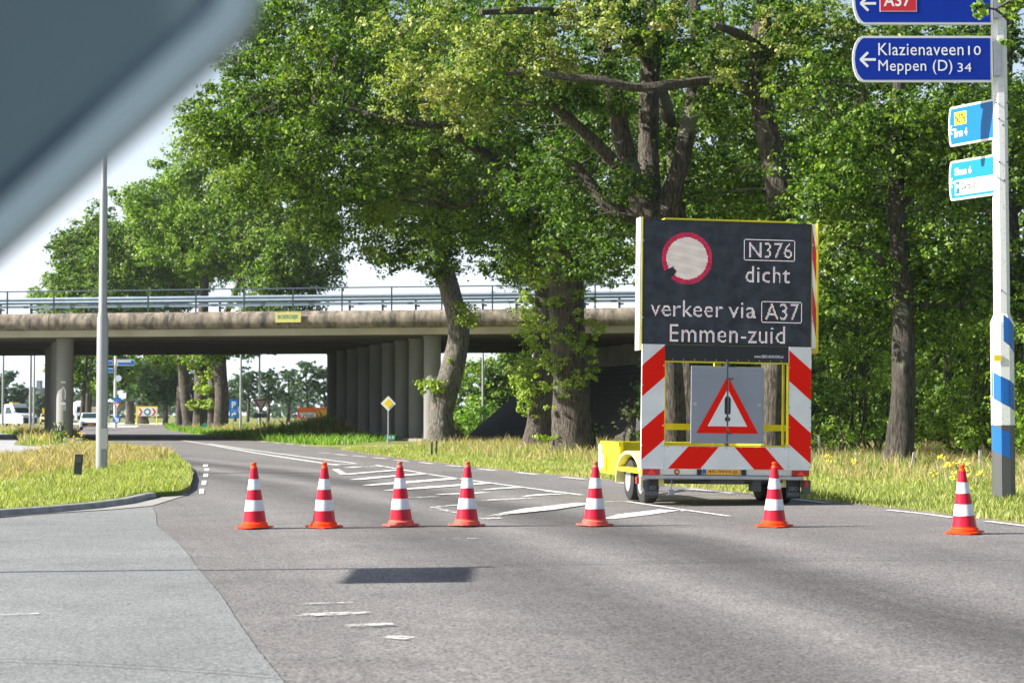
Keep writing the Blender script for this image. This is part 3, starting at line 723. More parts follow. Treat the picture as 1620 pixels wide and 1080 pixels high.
tree('oak_tree', 'thickest oak with deeply furrowed trunk left of the yellow drawbar, cloaked in shoots', P(905,718,D3),
     [L((905,735,D3,1.15),(905,716,D3,.76),(905,680,D3,.66),(903,600,D3,.60),(898,520,D3,.60),(893,440,D3,.57),(886,400,D3,.52)),
      L((886,410,D3,.42),(868,350,D3,.34),(838,300,D3,.27),(790,262,D3,.22),(745,228,D3-1,.17),(700,200,D3-2,.10)),
      L((892,410,D3,.40),(905,330,D3,.32),(900,230,D3+1,.25),(880,100,D3+1,.16)), L((838,300,D3,.2),(780,300,D3-1,.13),(730,330,D3-1,.06)), L((868,350,D3,.18),(900,310,D3+2,.14),(960,300,D3+3,.08)),
      L((700,200,D3-2,.12),(620,190,D3-3,.09),(540,170,D3-3,.06),(440,165,D3-3,.04))],
     [E(640,90,D3,4.6,4,3.2,60), E(790,300,D3,2.6,3,2.2,30), E(820,380,D3+1,1.7,2,1.0,12), E(500,190,D3-2,3.3,3,2.6,40), E(400,180,D3-2,2.1,2.5,1.6,20), E(560,290,D3-1,2.4,2.5,1.3,24), E(880,230,D3+2,2.8,3,2.5,30), E(450,60,D3-1,3,3,2.3,28), E(700,20,D3,5,4,2,30), E(950,395,D3-1,1.1,1.2,.9,8), E(350,230,D3-2,.9,1.5,.8,6)],
     480, .145, LEAF_OAK, group=GRP, rmin=.45, rmax=1.0,
     sprouts=[(*P(868,440,D3-.6),.4),(*P(880,480,D3-.7),.35),(*P(880,520,D3-.7),.45),(*P(905,540,D3-.7),.35),(*P(880,575,D3-.7),.42),(*P(900,600,D3-.7),.4),(*P(935,520,D3-.6),.35),(*P(938,560,D3-.5),.3),(*P(930,590,D3-.5),.3),(*P(915,500,D3-.7),.3),
              (*P(868,610,D3-.6),.3),(*P(925,470,D3-.6),.3),(*P(878,400,D3-.6),.4),(*P(890,625,D3-.7),.2),(*P(872,648,D3-.5),.18),(*P(862,690,D3-.6),.25),(*P(905,440,D3-.7),.3)])
D4 = 53
tree('oak_tree', 'many-limbed oak forking above the left side of the message board', P(1066,735,D4),
     [L((1066,745,D4,.50),(1066,700,D4,.36),(1062,600,D4,.36),(1050,480,D4,.40),(1040,390,D4,.44),(1030,345,D4,.46)),
      L((1030,350,D4,.34),(1003,290,D4,.30),(985,220,D4,.27),(970,140,D4,.25),(955,60,D4,.2),(940,-60,D4,.15)),
      L((1008,300,D4,.22),(960,245,D4-.6,.18),(920,205,D4-1,.16),(872,165,D4-1.5,.12)),
      L((1032,345,D4,.34),(1026,250,D4+1,.30),(1027,150,D4+1,.29),(1034,40,D4+1,.24),(1030,-80,D4+1,.18)),
      L((1045,350,D4,.32),(1068,290,D4,.27),(1085,220,D4,.25),(1098,150,D4,.22),(1102,60,D4,.18),(1095,-60,D4,.12)),
      L((1020,345,D4+2,.25),(965,330,D4+2,.2),(930,285,D4+2,.16),(890,240,D4+2,.1))],
     [E(900,60,D4-1,2.8,2.5,2.1,32), E(820,130,D4-2,2.2,2,1.7,26), E(1000,30,D4-1,2.6,2,.9,18), E(960,260,D4+4,3,2,2.6,34), E(1090,300,D4+5,2.5,2,1.7,26), E(1060,160,D4+5,2.6,2,2.2,30), E(950,380,D4-.5,1.2,1.2,.7,10), E(1000,290,D4-.5,.6,.8,.5,3), E(900,330,D4+2,2,2,1.6,18), E(1120,90,D4-.5,1.8,1.5,.9,12)],
     500, .132, LEAF_DARK, group=GRP, rmin=.4, rmax=.9)
tree('oak_tree', 'pale-leaved oak whose sunlit sprays reach out above the thickest trunk', P(1100,726,D4+3),
     [L((1090,742,D4+3,.4),(1090,600,D4+3,.3),(1075,400,D4+3,.28),(1060,200,D4+2,.22),(1000,60,D4,.18),(880,20,D4-3,.12),(760,20,D4-5,.07))],
     [E(700,100,D4-4,2.0,2,1.6,26), E(780,60,D4-4,2.4,2,1.4,28), E(640,150,D4-4,1.1,1.4,.8,9), E(880,70,D4-4,2.0,2,1.1,18), E(1000,30,D4-4,2.2,2,.8,15), E(740,170,D4-4,.9,1,.7,7), E(1130,100,D4-4,1.6,1.5,1.0,12), E(1250,60,D4-5,1.8,1.5,.9,12)],
     620, .125, LEAF_PALE, group=GRP, rmin=.3, rmax=.65, twigs=False)
D5 = 50
tree('oak_tree', 'lichen-marked oak rising straight above the centre of the message board with a bare side branch', P(1218,736,D5),
     [L((1222,748,D5,.46),(1222,700,D5,.34),(1224,600,D5,.33),(1230,450,D5,.38),(1237,350,D5,.42),(1228,270,D5,.36),(1212,200,D5,.31),(1203,140,D5,.31),(1204,60,D5,.29),(1206,-60,D5,.2)),
      L((1205,165,D5,.2),(1180,140,D5-.6,.16),(1120,128,D5-1,.13),(1060,135,D5-1.4,.13),(1000,138,D5-1.6,.12),(950,126,D5-1.7,.11),(890,122,D5-1.8,.09),(840,112,D5-1.9,.08),(800,118,D5-2,.05)),
      L((1200,80,D5,.2),(1170,55,D5-1,.14),(1130,40,D5-1.5,.08)), L((1212,200,D5,.15),(1260,150,D5+1,.12),(1320,130,D5+2,.09),(1370,145,D5+2,.06)), L((1206,120,D5,.15),(1230,60,D5,.12),(1290,10,D5,.08))],
     [E(1190,30,D5-1,2.6,2,1.1,24), E(1310,70,D5,2.2,2,1.5,24), E(1290,230,D5+4,2.4,2,2.2,26), E(1150,250,D5+5,2.2,2,2,24), E(1330,320,D5+4,1.8,2,1.6,17), E(1230,345,D5-.8,.8,.8,.4,6), E(1180,330,D5+4,1.6,1.5,.9,10), E(1140,110,D5-.5,1.0,1,.8,7), E(1120,170,D5-.6,.7,.8,.5,5)],
     500, .13, LEAF_OAK, group=GRP, rmin=.38, rmax=.85)
D6 = 47
tree('oak_tree', 'straight dark-trunked oak standing in the grass between message board and striped pole', P(1422,738,D6),
     [L((1418,752,D6,.75),(1420,735,D6,.47),(1424,705,D6,.37),(1428,640,D6,.31),(1430,540,D6,.29),(1426,430,D6,.26),(1418,320,D6,.22),(1420,180,D6,.17),(1430,0,D6,.1)),
      L((1426,440,D6,.1),(1380,400,D6,.07),(1340,390,D6,.04)), L((1428,500,D6,.1),(1470,480,D6,.07),(1520,485,D6,.04)), L((1422,330,D6,.12),(1470,280,D6,.08),(1520,250,D6,.05)), L((1420,260,D6,.12),(1370,210,D6,.08),(1320,190,D6,.05))],
     [E(1420,120,D6,3.2,2.5,2.6,40), E(1350,380,D6,1.9,2,1.6,22), E(1480,350,D6,1.9,2,1.8,24), E(1420,480,D6+1.5,2.0,1.5,.9,16), E(1520,470,D6+1,1.2,1.3,.8,9), E(1310,480,D6+1,1.1,1.3,.7,8), E(1450,230,D6-1,2.2,2,1.6,22), E(1340,250,D6,1.8,2,1.4,18), E(1560,240,D6+3,2.3,2,2.5,26)],
     500, .132, LEAF_OAK, bark=BARK_DARK, group=GRP, rmin=.4, rmax=.9)
tree('oak_tree', 'oak behind the tall striped signpost at the right border', P(1600,720,60),
     [L((1610,735,60,.6),(1608,600,60,.4),(1600,400,60,.3),(1590,200,60,.22),(1600,0,60,.12)), L((1602,400,60,.2),(1560,330,60,.12),(1500,300,60,.06)), L((1604,330,60,.2),(1650,290,60,.12),(1700,240,60,.06))],
     [E(1580,330,60,4,3,3.2,60), E(1650,120,60,4,3,3.5,50), E(1500,150,62,3.5,3,3.0,45), E(1540,450,60,3,2.5,1.4,28), E(1350,200,64,4,3,3.5,50)],
     430, .165, LEAF_DARK, bark=BARK_DARK, group=GRP, rmin=.5, rmax=1.1)
# near oak, trunk outside the frame on the right: its lowest twig hangs by the sign
DN = 25
tree('oak_tree', 'near oak whose leafy twig tip hangs over the top blue arm sign', Vector((10.5,27.5,0)),
     [([Vector((10.5,27.5,-.2)),Vector((10.5,27.5,3)),Vector((10.3,27.2,7)),Vector((10.2,27,12))],[.42,.32,.26,.15]),
      ([Vector((10.4,27.3,6.2)),P(1720,-60,26),P(1640,-20,25.4),P(1575,15,DN)],[.12,.06,.03,.008]), ([Vector((10.4,27.3,7.2)),P(1700,-120,26),P(1600,-110,25)],[.12,.06,.02])],
     [(P(1602,22,25.3),.30,.25,.20,7),(P(1552,18,24.9),.13,.15,.13,4),(P(1655,10,25.4),.4,.3,.3,6),(P(1600,70,25.8),.10,.1,.06,1), (Vector((10.4,27,11)),3,3,2.5,30)],
     1500, .085, LEAF_BUSH, group=GRP, rmin=.10, rmax=.2, droop=.6)

# shrubs and saplings on the right
SG = 'shrubs behind the tall verge grass'
def shrub(label, px, py, D, rx, rz, per=420, size=.11, m=LEAF_BUSH, n=30, name='shrub', grp=SG, rmin=.3, rmax=.75, ry=None):
    c = P(px, py, D); base = Vector((c.x, D, 0)); hz = c.z
    limbs = [([Vector((c.x+random.uniform(-.3,.3)*rx, D, -.05)), Vector((c.x+random.uniform(-.5,.5)*rx, D, hz*.5)), Vector((c.x+random.uniform(-.8,.8)*rx, D, hz+rz*.5))], [.05,.035,.012]) for _ in range(6)]
    return tree(name, label, base, limbs, [(c, rx, ry or rx*.7, rz, n), (Vector((c.x, D, max(.35, hz*.32))), rx*.95, (ry or rx*.7)*.9, max(.2, hz*.22), n//2)], per, size, m, bark=BARK_DARK, group=grp, rmin=rmin, rmax=rmax, cat='shrub', twigs=True)
shrub('rounded light green shrub just right of the message board', 1345, 600, 58, 1.5, 1.4)
shrub('dark low bush beside the red-white panel at the right side of the trailer', 1300, 640, 56, 1.0, .6, m=LEAF_DARK, n=16)
shrub('broad dense shrub right of the dark-trunked oak', 1510, 590, 52, 1.9, 1.9, n=50)
shrub('bright leafy shrub directly behind the striped pole', 1590, 570, 50, 1.6, 1.9, n=46)
shrub('tall shrub filling the gap left of the dark-trunked oak', 1370, 520, 62, 2.0, 1.7, n=42, m=LEAF_OAK)
shrub('pale sunlit shrub beyond the right border of the picture', 1660, 600, 46, 1.6, 1.8, n=40)
shrub('grey-green broom bush in front of the paved bridge slope', 995, 665, 63, .55, .7, n=16, size=.07, m=leaf_mat('broom_leaves',(.12,.14,.07),(.18,.20,.10),(.26,.26,.15)), rmin=.15, rmax=.35)
shrub('small leafy sucker at the right foot of the thickest oak', 938, 680, 61.5, .22, .4, n=7, rmin=.12, rmax=.25)
shrub('large shrub on the embankment behind the message board', 1180, 600, 82, 4.0, 3.0, n=60, size=.2, rmin=.6, rmax=1.2, m=LEAF_OAK)
shrub('dark shrub mass at the foot of the embankment seen through the trailer window', 1120, 640, 78, 3.0, 1.2, n=30, size=.18, rmin=.5, rmax=1.0, m=LEAF_DARK)
shrub('tall bush at the end of the embankment behind the board and oak', 1290, 560, 78, 3.5, 3.0, n=60, size=.2, rmin=.6, rmax=1.2, m=LEAF_DARK)
shrub('deep green bush behind the shrubs at the right border', 1560, 520, 72, 5.0, 4.0, n=90, size=.19, rmin=.6, rmax=1.2, m=LEAF_DARK)
shrub('deep green bush behind the dark-trunked oak', 1430, 590, 74, 4.0, 3.0, n=70, size=.19, rmin=.6, rmax=1.2, m=LEAF_OAK)
BG2 = 'trees on the highway embankment'
for lab, px, py, D, r, rz, n, mm in (
    ('background tree filling the crown gap above the left half of the message board', 1060, 230, 96, 6, 6, 100, LEAF_OAK),
    ('background tree showing between the forked oak and the lichen-marked oak', 1140, 60, 100, 7, 6, 90, LEAF_DARK),
    ('background tree above the right edge of the message board', 1300, 330, 92, 6, 6, 100, LEAF_OAK),
    ('background tree behind the Klazienaveen arm sign', 1440, 200, 95, 7, 7, 110, LEAF_DARK),
    ('background tree behind the two cyan arm signs', 1560, 330, 90, 6, 7, 100, LEAF_OAK),
    ('background tree showing below the big left-reaching oak limb', 905, 290, 118, 7, 6, 80, LEAF_DARK)):
    c = P(px, py, D)
    tree('background_tree', lab, Vector((c.x, D, 0)), [([Vector((c.x,D,-.2)), Vector((c.x+.3,D,c.z*.5)), Vector((c.x,D,c.z+rz*.6))],[.4,.3,.1])], [(c, r, r*.7, rz, n), (c - Vector((0,0,rz*.8)), r*.8, r*.6, rz*.5, n//3)], 230, .24, mm, bark=BARK_DARK, group=BG2, rmin=.7, rmax=1.4, twigs=False)

# greenery seen under the bridge, right opening
shrub('sunlit willow thicket under the bridge between columns and slope', 760, 620, 128, 3.6, 2.0, per=300, size=.22, n=70, grp='bushes beyond the bridge', rmin=.5, rmax=1.1, m=LEAF_BUSH)
shrub('brighter bush at the foot of the thicket beside the paved slope', 740, 665, 122, 3.2, 1.1, per=300, size=.22, n=40, grp='bushes beyond the bridge', rmin=.4, rmax=.9, m=GRASS_LUSH)
shrub('hillside bush rising toward the paved slope beyond the bridge', 815, 610, 126, 2.6, 2.6, per=300, size=.22, n=60, grp='bushes beyond the bridge', rmin=.5, rmax=1.1, m=LEAF_OAK)
shrub('feathery birch foliage hanging above the thicket under the bridge', 850, 560, 135, 2.6, 2.0, per=140, size=.2, n=36, grp='bushes beyond the bridge', rmin=.5, rmax=1.0, m=LEAF_FAR)
shrub('bush top showing above the bridge rail left of the thickest oak', 820, 462, 135, 2.4, 1.6, per=110, size=.2, n=26, grp='bushes beyond the bridge', rmin=.5, rmax=1.0, m=LEAF_FAR, name='background_tree')

# ------------------------------------------------------------------ tree group beyond the bridge, left
AV = 'roadside trees beyond the bridge'
labs = ['nearest thick oak beyond the bridge, left of the parking sign', 'slim oak trunk just left of the nearest trunk beyond the bridge', 'dark middle trunk in the cluster beyond the bridge', 'pale leaning trunk in the cluster beyond the bridge', 'farthest left trunk of the cluster beyond the bridge']
crs = [(470,400,3.6,4.0), (430,330,5.0,4.5), (330,330,6.0,5.5), (250,370,6.0,4.5), (190,420,6.0,4.5)]
for k, (px, wdt, D) in enumerate(((350,11,147),(336,7,152),(317,11,158),(299,9,166),(284,6,180))):
    x = (px-810)/FPX*D; cx, cy, rx, rz = crs[k]; rad = wdt/FPX*D
    c = P(cx, cy, D)
    lean = -1.6 if k == 3 else .3
    tree('oak_tree', labs[k], Vector((x, D, 0)), [([Vector((x,D,-.3)), Vector((x,D,.6)), Vector((x+lean*.2,D,3)), Vector((x+lean*.4,D,7)), Vector(((x+c.x)/2,D,c.z*.7)), Vector((c.x,D,c.z+rz*.4))],[rad*1.5,rad*1.1,rad,rad*.9,rad*.6,.15]),
          ([Vector((x,D,5.5)), Vector((x-3.0,D,8.5)), Vector((x-5,D,9.5))],[rad*.45,rad*.3,.08])],
         [(c, rx*1.15, 5, rz, int(rx*rz*4.6)), (Vector((x, D, 7.2)), 4.0, 3.5, 1.3, 18), (P(cx-20, cy+75, D), rx, 4, 2.2, 30)], 220, .28, LEAF_OAK if k != 2 else LEAF_BUSH, group=AV, rmin=.8, rmax=1.6, twigs=False,
         sprouts=[(x+rad*random.uniform(-1,1), D-rad, z, .5) for z in (2.2,3.4,4.6,5.4)] if k in (1,2) else None)
labs = ['oak behind the far blue direction signs', 'oak with dark trunk above the chevron board', 'yellow-green lime tree behind the left bridge column', 'small oak left of the chevron board', 'outermost left tree above the bridge rail']
for k, (px, D, cx, cy, rx, rz, wdt, mm) in enumerate(((206,255,215,430,7,6,9,LEAF_OAK),(227,262,260,430,6,6,11,LEAF_DARK),(140,230,150,480,7.5,6,7,LEAF_BUSH),(262,240,250,600,4,3,5,LEAF_FAR),(132,190,150,410,3.6,3.0,5,LEAF_OAK))):
    x = (px-810)/FPX*D; c = P(cx, cy, D); rad = wdt/FPX*D/1.3
    tree('oak_tree', labs[k], Vector((x, D, 0)), [([Vector((x,D,-.3)), Vector((x,D,3)), Vector(((x+c.x)/2,D,c.z*.6)), Vector((c.x,D,c.z+rz*.4))],[rad*1.2,rad,rad*.7,.15])],
         [(c, rx, 5, rz, int(rx*rz*3.4)), (Vector((x+1, D, 6.5 if k != 3 else 5)), 5, 3.5, 2.2, 30)], 170, .36, mm, group=AV, rmin=.9, rmax=1.8, twigs=False)

FT = 'distant tree row at the field edge'
row = [(392,330,30,'leftmost tree of the distant row'), (424,335,34,'tall tree of the distant row behind the yield sign'), (456,330,32,'airy round tree in the middle of the distant row'), (484,318,36,'broad tree of the distant row above the orange banner'), (512,322,34,'last tree of the distant row beside the bridge columns'), (372,360,26,'far small tree of the distant row behind the parking sign'), (540,330,34,'tree of the distant row mostly hidden by the bridge columns')]
for px, D, hw, lab in row:
    x = (px-810)/FPX*D; topz = 10.5 + random.uniform(-.8,.8)
    tree('field_tree', lab, Vector((x,D,0)), [([Vector((x,D,-.2)), Vector((x+.2,D,3)), Vector((x,D,8))],[.32,.26,.1]), ([Vector((x,D,3)), Vector((x+1.5,D,6))],[.16,.05]), ([Vector((x,D,3.5)), Vector((x-1.6,D,6.5))],[.16,.05])],
         [(Vector((x,D,topz-3.6)), hw/FPX*D*.62, 2.5, 3.2, 46)], 130, .40, LEAF_FAR, bark=BARK_DARK, group=FT, rmin=.6, rmax=1.2, twigs=False, wob=.02)
for px, D, rr, zz, lab in ((8,330,4.6,6.0,'round dark tree behind the white tipper van'), (70,420,5,4.2,'low hazy tree right of the grey factory block'), (-35,360,5,5,'round tree just outside the left border of the picture')):
    x = (px-810)/FPX*D
    tree('field_tree', lab, Vector((x,D,0)), [([Vector((x,D,-.2)), Vector((x,D,zz))],[.35,.15])], [(Vector((x,D,zz-.6)), rr, 3.5, zz*.62, 60)], 130, .42, LEAF_FAR, bark=BARK_DARK, group=FT, rmin=.8, rmax=1.5, twigs=False)
cl = [(rng.uniform(-420, 60), rng.uniform(690, 760), rng.uniform(.5, 9.5), rng.uniform(2.2, 4.2)) for _ in range(900)]
tag(leaves('far_woods', cl, 8, 1.6, LEAF_FAR), 'hazy blue band of woods along the horizon', 'woods', kind='stuff')

# ------------------------------------------------------------------ traffic cones
def make_cone(orange=True):
    rb = CONEORANGE if orange else CONEPINK
    root = empty('traffic_cone', (0,0,0))
    m_ = MB(); pts = []
    for k in range(4):
        a = R(45 + 90*k)
        for da in (-.16, .16): pts.append(Vector((math.cos(a+da)*.218, math.sin(a+da)*.218, 0)))
    m_.prism(pts, (0,0,.012), (0,0,.028)); m_.lathe([(.152,.028),(.150,.060),(.142,.066),(.132,.070),(.131,.0848)], (0,0,0), 32)
    m_.build('base', rb, root, smooth=True, bevel=.003)
    def rr(z): return .131 + (z-.085)*(.038-.131)/(.687-.085)
    def seg(name, z0, z1, mt, e=0): 
        q = MB(); q.lathe([(rr(z0)+e, z0),(rr(z1)+e, z1)], (0,0,0), 40); return q.build(name, mt, root, smooth=True)
    seg('body', .085, .687, CONERED)
    for z0, z1 in ((.203,.326),(.443,.563)): seg('reflective_band', z0, z1, CONEWHITE, .0015)
    q = MB(); q.lathe([(.039,.684),(.037,.70),(.026,.712),(.026,.722),(.031,.728),(.031,.744),(.026,.75)], (0,0,0), 24); q.build('tip', rb, root, smooth=True)
    return root
pa = make_cone(True); pb = make_cone(False)
CG = 'traffic cones across the road'
cones = [(403,836.5,1,'orange-footed traffic cone farthest to the left of the row'), (512.5,835.5,1,'orange-footed traffic cone, second from the left in the row'),
         (634.5,833,0,'traffic cone with dull red foot, third from the left in the row'), (738.5,833,0,'traffic cone with dusty pinkish foot, fourth from the left in the row'),
         (941,832.5,0,'traffic cone with red foot standing left of the trailer wheels'), (1225,834,1,'traffic cone overlapping the right end of the trailer bumper'),
         (1526,845,1,'traffic cone farthest to the right, beside the verge near the striped pole')]
ua = ub = False
for i, (x, y, o_, lab) in enumerate(cones):
    if o_: c = pa if not ua else copy_tree(pa); ua = True
    else: c = pb if not ub else copy_tree(pb); ub = True
    c.location = G(x, y) + Vector((0,0,.006)); c.rotation_euler = (R(random.uniform(-1.5,1.5)), R(random.uniform(-1.9,1.9)), R(random.uniform(35,55)) + R([0,8,-6,4,-3,9,2][i])); tag(c, lab, 'traffic cone', CG)

# ------------------------------------------------------------------ message board trailer
Y0 = 26.5; X0 = (1147-810)/FPX*Y0
tr = empty('message_board_trailer', (X0, Y0, .006), (0, R(.8), R(8.5)), 'yellow and white trailer with lit message board reading N376 dicht', 'trailer')
# y<0 faces the camera
m_ = MB(); m_.box(-1.245,1.245,.004,.20,2.29,4.07); brd = m_.build('display_board', BLACK, tr)
def ledface():
    m = bpy.data.materials.new('led_matrix_face'); m.use_nodes = True; n = m.node_tree; b = n.nodes['Principled BSDF']; Lk = n.links
    tc = n.nodes.new('ShaderNodeTexCoord'); sp = n.nodes.new('ShaderNodeSeparateXYZ'); Lk.new(tc.outputs['Object'], sp.inputs[0])
    def mt(op, a, c=None):
        q = n.nodes.new('ShaderNodeMath'); q.operation = op
        for i, v in enumerate((a, c)):
            if v is None: continue
            if isinstance(v,(int,float)): q.inputs[i].default_value = v
            else: Lk.new(v, q.inputs[i])
        return q.outputs[0]
    fx = mt('ABSOLUTE', mt('SUBTRACT', mt('FRACT', mt('MULTIPLY', sp.outputs[0], 160/2.5)), .5)); fz = mt('ABSOLUTE', mt('SUBTRACT', mt('FRACT', mt('MULTIPLY', sp.outputs[2], 160/2.5)), .5))
    on = mt('LESS_THAN', mt('MAXIMUM', fx, fz), .30)
    nz = n.nodes.new('ShaderNodeTexNoise'); nz.inputs['Scale'].default_value = 5; nz.inputs['Detail'].default_value = 4; Lk.new(tc.outputs['Object'], nz.inputs['Vector'])
    cr = n.nodes.new('ShaderNodeValToRGB'); cr.color_ramp.elements[0].color = (.010,.016,.024,1); cr.color_ramp.elements[1].color = (.10,.13,.17,1); cr.color_ramp.elements[0].position = .35; cr.color_ramp.elements[1].position = .75
    Lk.new(nz.outputs[0], cr.inputs[0])
    mx = n.nodes.new('ShaderNodeMix'); mx.data_type = 'RGBA'; mx.inputs[6].default_value = (.008,.010,.014,1); Lk.new(on, mx.inputs[0]); Lk.new(cr.outputs[0], mx.inputs[7])
    Lk.new(mx.outputs[2], b.inputs['Base Color']); b.inputs['Roughness'].default_value = .5; return m
m_ = MB(); m_.box(-1.225,1.225,.000,.003,2.305,4.05); face = m_.build('led_matrix', ledface(), brd)
# lit diodes
pit = 2.5/160
def uX(X): return (X-722)/1185*2.49
def uZ(Y): return 4.07-(Y-105)/860*1.78
def dots(name, mask_fn, mts, colfn=None):
    pass
def led_mat(name, ramp, strength):
    m = bpy.data.materials.new(name); m.use_nodes = True; n = m.node_tree; n.nodes.clear(); o = n.nodes.new('ShaderNodeOutputMaterial'); e = n.nodes.new('ShaderNodeEmission')
    g = n.nodes.new('ShaderNodeNewGeometry'); cr = n.nodes.new('ShaderNodeValToRGB'); cr.color_ramp.interpolation = 'CONSTANT'
    el = cr.color_ramp.elements; el[0].color = (*ramp[0],1); el[1].color = (*ramp[-1],1); el[1].position = (len(ramp)-1)/len(ramp)
    for i, c in enumerate(ramp[1:-1]): q = el.new((i+1)/len(ramp)); q.color = (*c,1)
    n.links.new(g.outputs['Random Per Island'], cr.inputs[0]); n.links.new(cr.outputs[0], e.inputs[0]); e.inputs[1].default_value = strength; n.links.new(e.outputs[0], o.inputs[0]); return m
LEDW = led_mat('white_leds', [(.9,.75,.75),(.7,.75,.95),(.95,.85,.6),(.95,.6,.75),(.7,.9,.85),(.9,.8,.82)], .54)
LEDC = led_mat('disc_leds', [(.80,.68,.5),(.6,.5,.75),(.85,.65,.6),(.7,.6,.75),(.4,.35,.4)], .62)
nd = LEDC.node_tree; wv = nd.nodes.new('ShaderNodeTexWave'); tcn = nd.nodes.new('ShaderNodeTexCoord'); mpn = nd.nodes.new('ShaderNodeMapping'); mpn.inputs['Rotation'].default_value = (0, R(78), 0)
nd.links.new(tcn.outputs['Object'], mpn.inputs[0]); nd.links.new(mpn.outputs[0], wv.inputs['Vector']); wv.inputs['Scale'].default_value = 2.2; wv.inputs['Distortion'].default_value = 1.5; wv.inputs['Detail'].default_value = 1
rampn = [q for q in nd.nodes if q.type == 'VALTORGB'][0]; rampn.color_ramp.interpolation = 'LINEAR'
for el_, c_ in zip(rampn.color_ramp.elements, ((.80,.72,.55),(.78,.70,.66),(.68,.62,.74),(.76,.70,.74),(.84,.78,.66))): el_.color = (*c_, 1)
nd.links.new(wv.outputs['Fac'], rampn.inputs[0])
LEDR = led_mat('red_leds', [(.62,.02,.09),(.50,.015,.06),(.72,.04,.12)], .55)
def dotmesh(name, cells, mt):
    mb = MB(); h = pit*.31
    for i, j in cells:
        x = (i+.5)*pit - 1.25; z = (j+.5)*pit
        mb.add([(x-h,-.003,z-h),(x+h,-.003,z-h),(x+h,-.003,z+h),(x-h,-.003,z+h)], [(0,1,2,3)])
    me = bpy.data.meshes.new(name); me.from_pydata(mb.v, [], mb.f); me.materials.append(mt)
    o = bpy.data.objects.new(name, me); COL.objects.link(o); o.parent = brd; return o
def cellx(x): return int(round((x+1.25)/pit - .5))
def cellz(z): return int(round(z/pit - .5))
def rast(s, Xa, Xb, Ya, Yb, off=.0):
    V, F = text_geo(s, off); mn, mx = V.min(0), V.max(0)
    i0, i1, j0, j1 = cellx(uX(Xa)), cellx(uX(Xb)), cellz(uZ(Yb)), cellz(uZ(Ya))
    W = (V-mn)/(mx-mn); W = W*np.array([i1-i0+1, j1-j0+1])
    cells = set()
    gx, gy = np.meshgrid(np.arange(i1-i0+1)+.5, np.arange(j1-j0+1)+.5); px_, py_ = gx.ravel(), gy.ravel(); hit = np.zeros(len(px_), bool)
    for f in F:
        q = W[list(f)]
        for k in range(1, len(q)-1):
            a, b_, c = q[0], q[k], q[k+1]
            d1 = (px_-b_[0])*(a[1]-b_[1])-(a[0]-b_[0])*(py_-b_[1]); d2 = (px_-c[0])*(b_[1]-c[1])-(b_[0]-c[0])*(py_-c[1]); d3 = (px_-a[0])*(c[1]-a[1])-(c[0]-a[0])*(py_-a[1])
            hit |= ~(((d1<0)|(d2<0)|(d3<0)) & ((d1>0)|(d2>0)|(d3>0)))
    for x, y in zip(px_[hit], py_[hit]): cells.add((i0+int(x), j0+int(y)))
    return cells
def frame(Xa, Xb, Ya, Yb):
    i0, i1, j0, j1 = cellx(uX(Xa)), cellx(uX(Xb)), cellz(uZ(Yb)), cellz(uZ(Ya))
    return {(i, j) for i in range(i0, i1+1) for j in range(j0, j1+1) if (i in (i0,i1)) != (j in (j0,j1)) or ((i in (i0,i1)) and False)}
dotmesh('lit_route_number', rast('N376', 872,1172,247,350) | frame(838,1195,224,371), LEDW)
dotmesh('lit_word', rast('dicht', 852,1160,412,522), LEDW)
dotmesh('lit_word', rast('verkeer', 192,688,660,768) | rast('via', 735,918,668,768), LEDW)
dotmesh('lit_route_number', rast('A37', 992,1225,672,778) | frame(965,1248,653,796), LEDW)
dotmesh('lit_word', rast('Emmen-zuid', 322,1125,828,943), LEDW)
ci, cj = cellx(uX(437)), cellz(uZ(372)); ring, disc = set(), set()
for i in range(-26,27):
    for j in range(-26,27):
        d = math.hypot(i, j); a = math.degrees(math.atan2(j, i))
        notch = -150 < a < -128 and d > 15
        if notch: continue
        if d <= 19.3: disc.add((ci+i, cj+j))
        elif d <= 23.8: ring.add((ci+i, cj+j))
dotmesh('lit_red_ring', ring, LEDR); dotmesh('lit_disc', disc, LEDC)
# casing
m_ = MB(); m_.box(-1.29,-1.262,.0,.27,2.20,4.10); cs = m_.build('casing_side', OFFW, tr)
text('side_lettering', 'KKANS  TR  EF', BLACK, cs, (-1.292,.09,3.85), (0,0,-1), (0,-1,0), 1.45, .07, .03).location = (0,.1,0)
m_ = MB(); m_.box(-1.262,-1.247,-.006,.30,2.20,4.10); m_.box(1.247,1.262,.02,.30,2.22,4.08); m_.box(1.325,1.352,-.02,.28,2.20,4.08); m_.box(1.262,1.325,.0,.28,2.21,2.26); m_.build('casing_edge', YEL, tr)
m_ = MB(); m_.box(1.263,1.324,.01,.26,2.265,4.07); sp_ = m_.build('side_panel', WHITE, tr)
m_ = MB()
for z0 in (2.42, 3.22): m_.add([(1.264,.007,z0+.35),(1.323,.007,z0),(1.323,.007,z0+.42),(1.264,.007,z0+.77)], [(0,1,2,3)])
m_.build('red_stripes', SIGNRED, sp_)
m_ = MB(); m_.box(-.93,.98,.04,.30,4.072,4.10); m_.build('top_rail', YEL, tr, bevel=.006)
m_ = MB()
for z in (2.65,3.75):
    m_.box(-1.262,-1.235,-.02,.0,z,z+.03); m_.box(1.25,1.275,-.02,.0,z,z+.03)
m_.build('hinge', STEEL, tr)
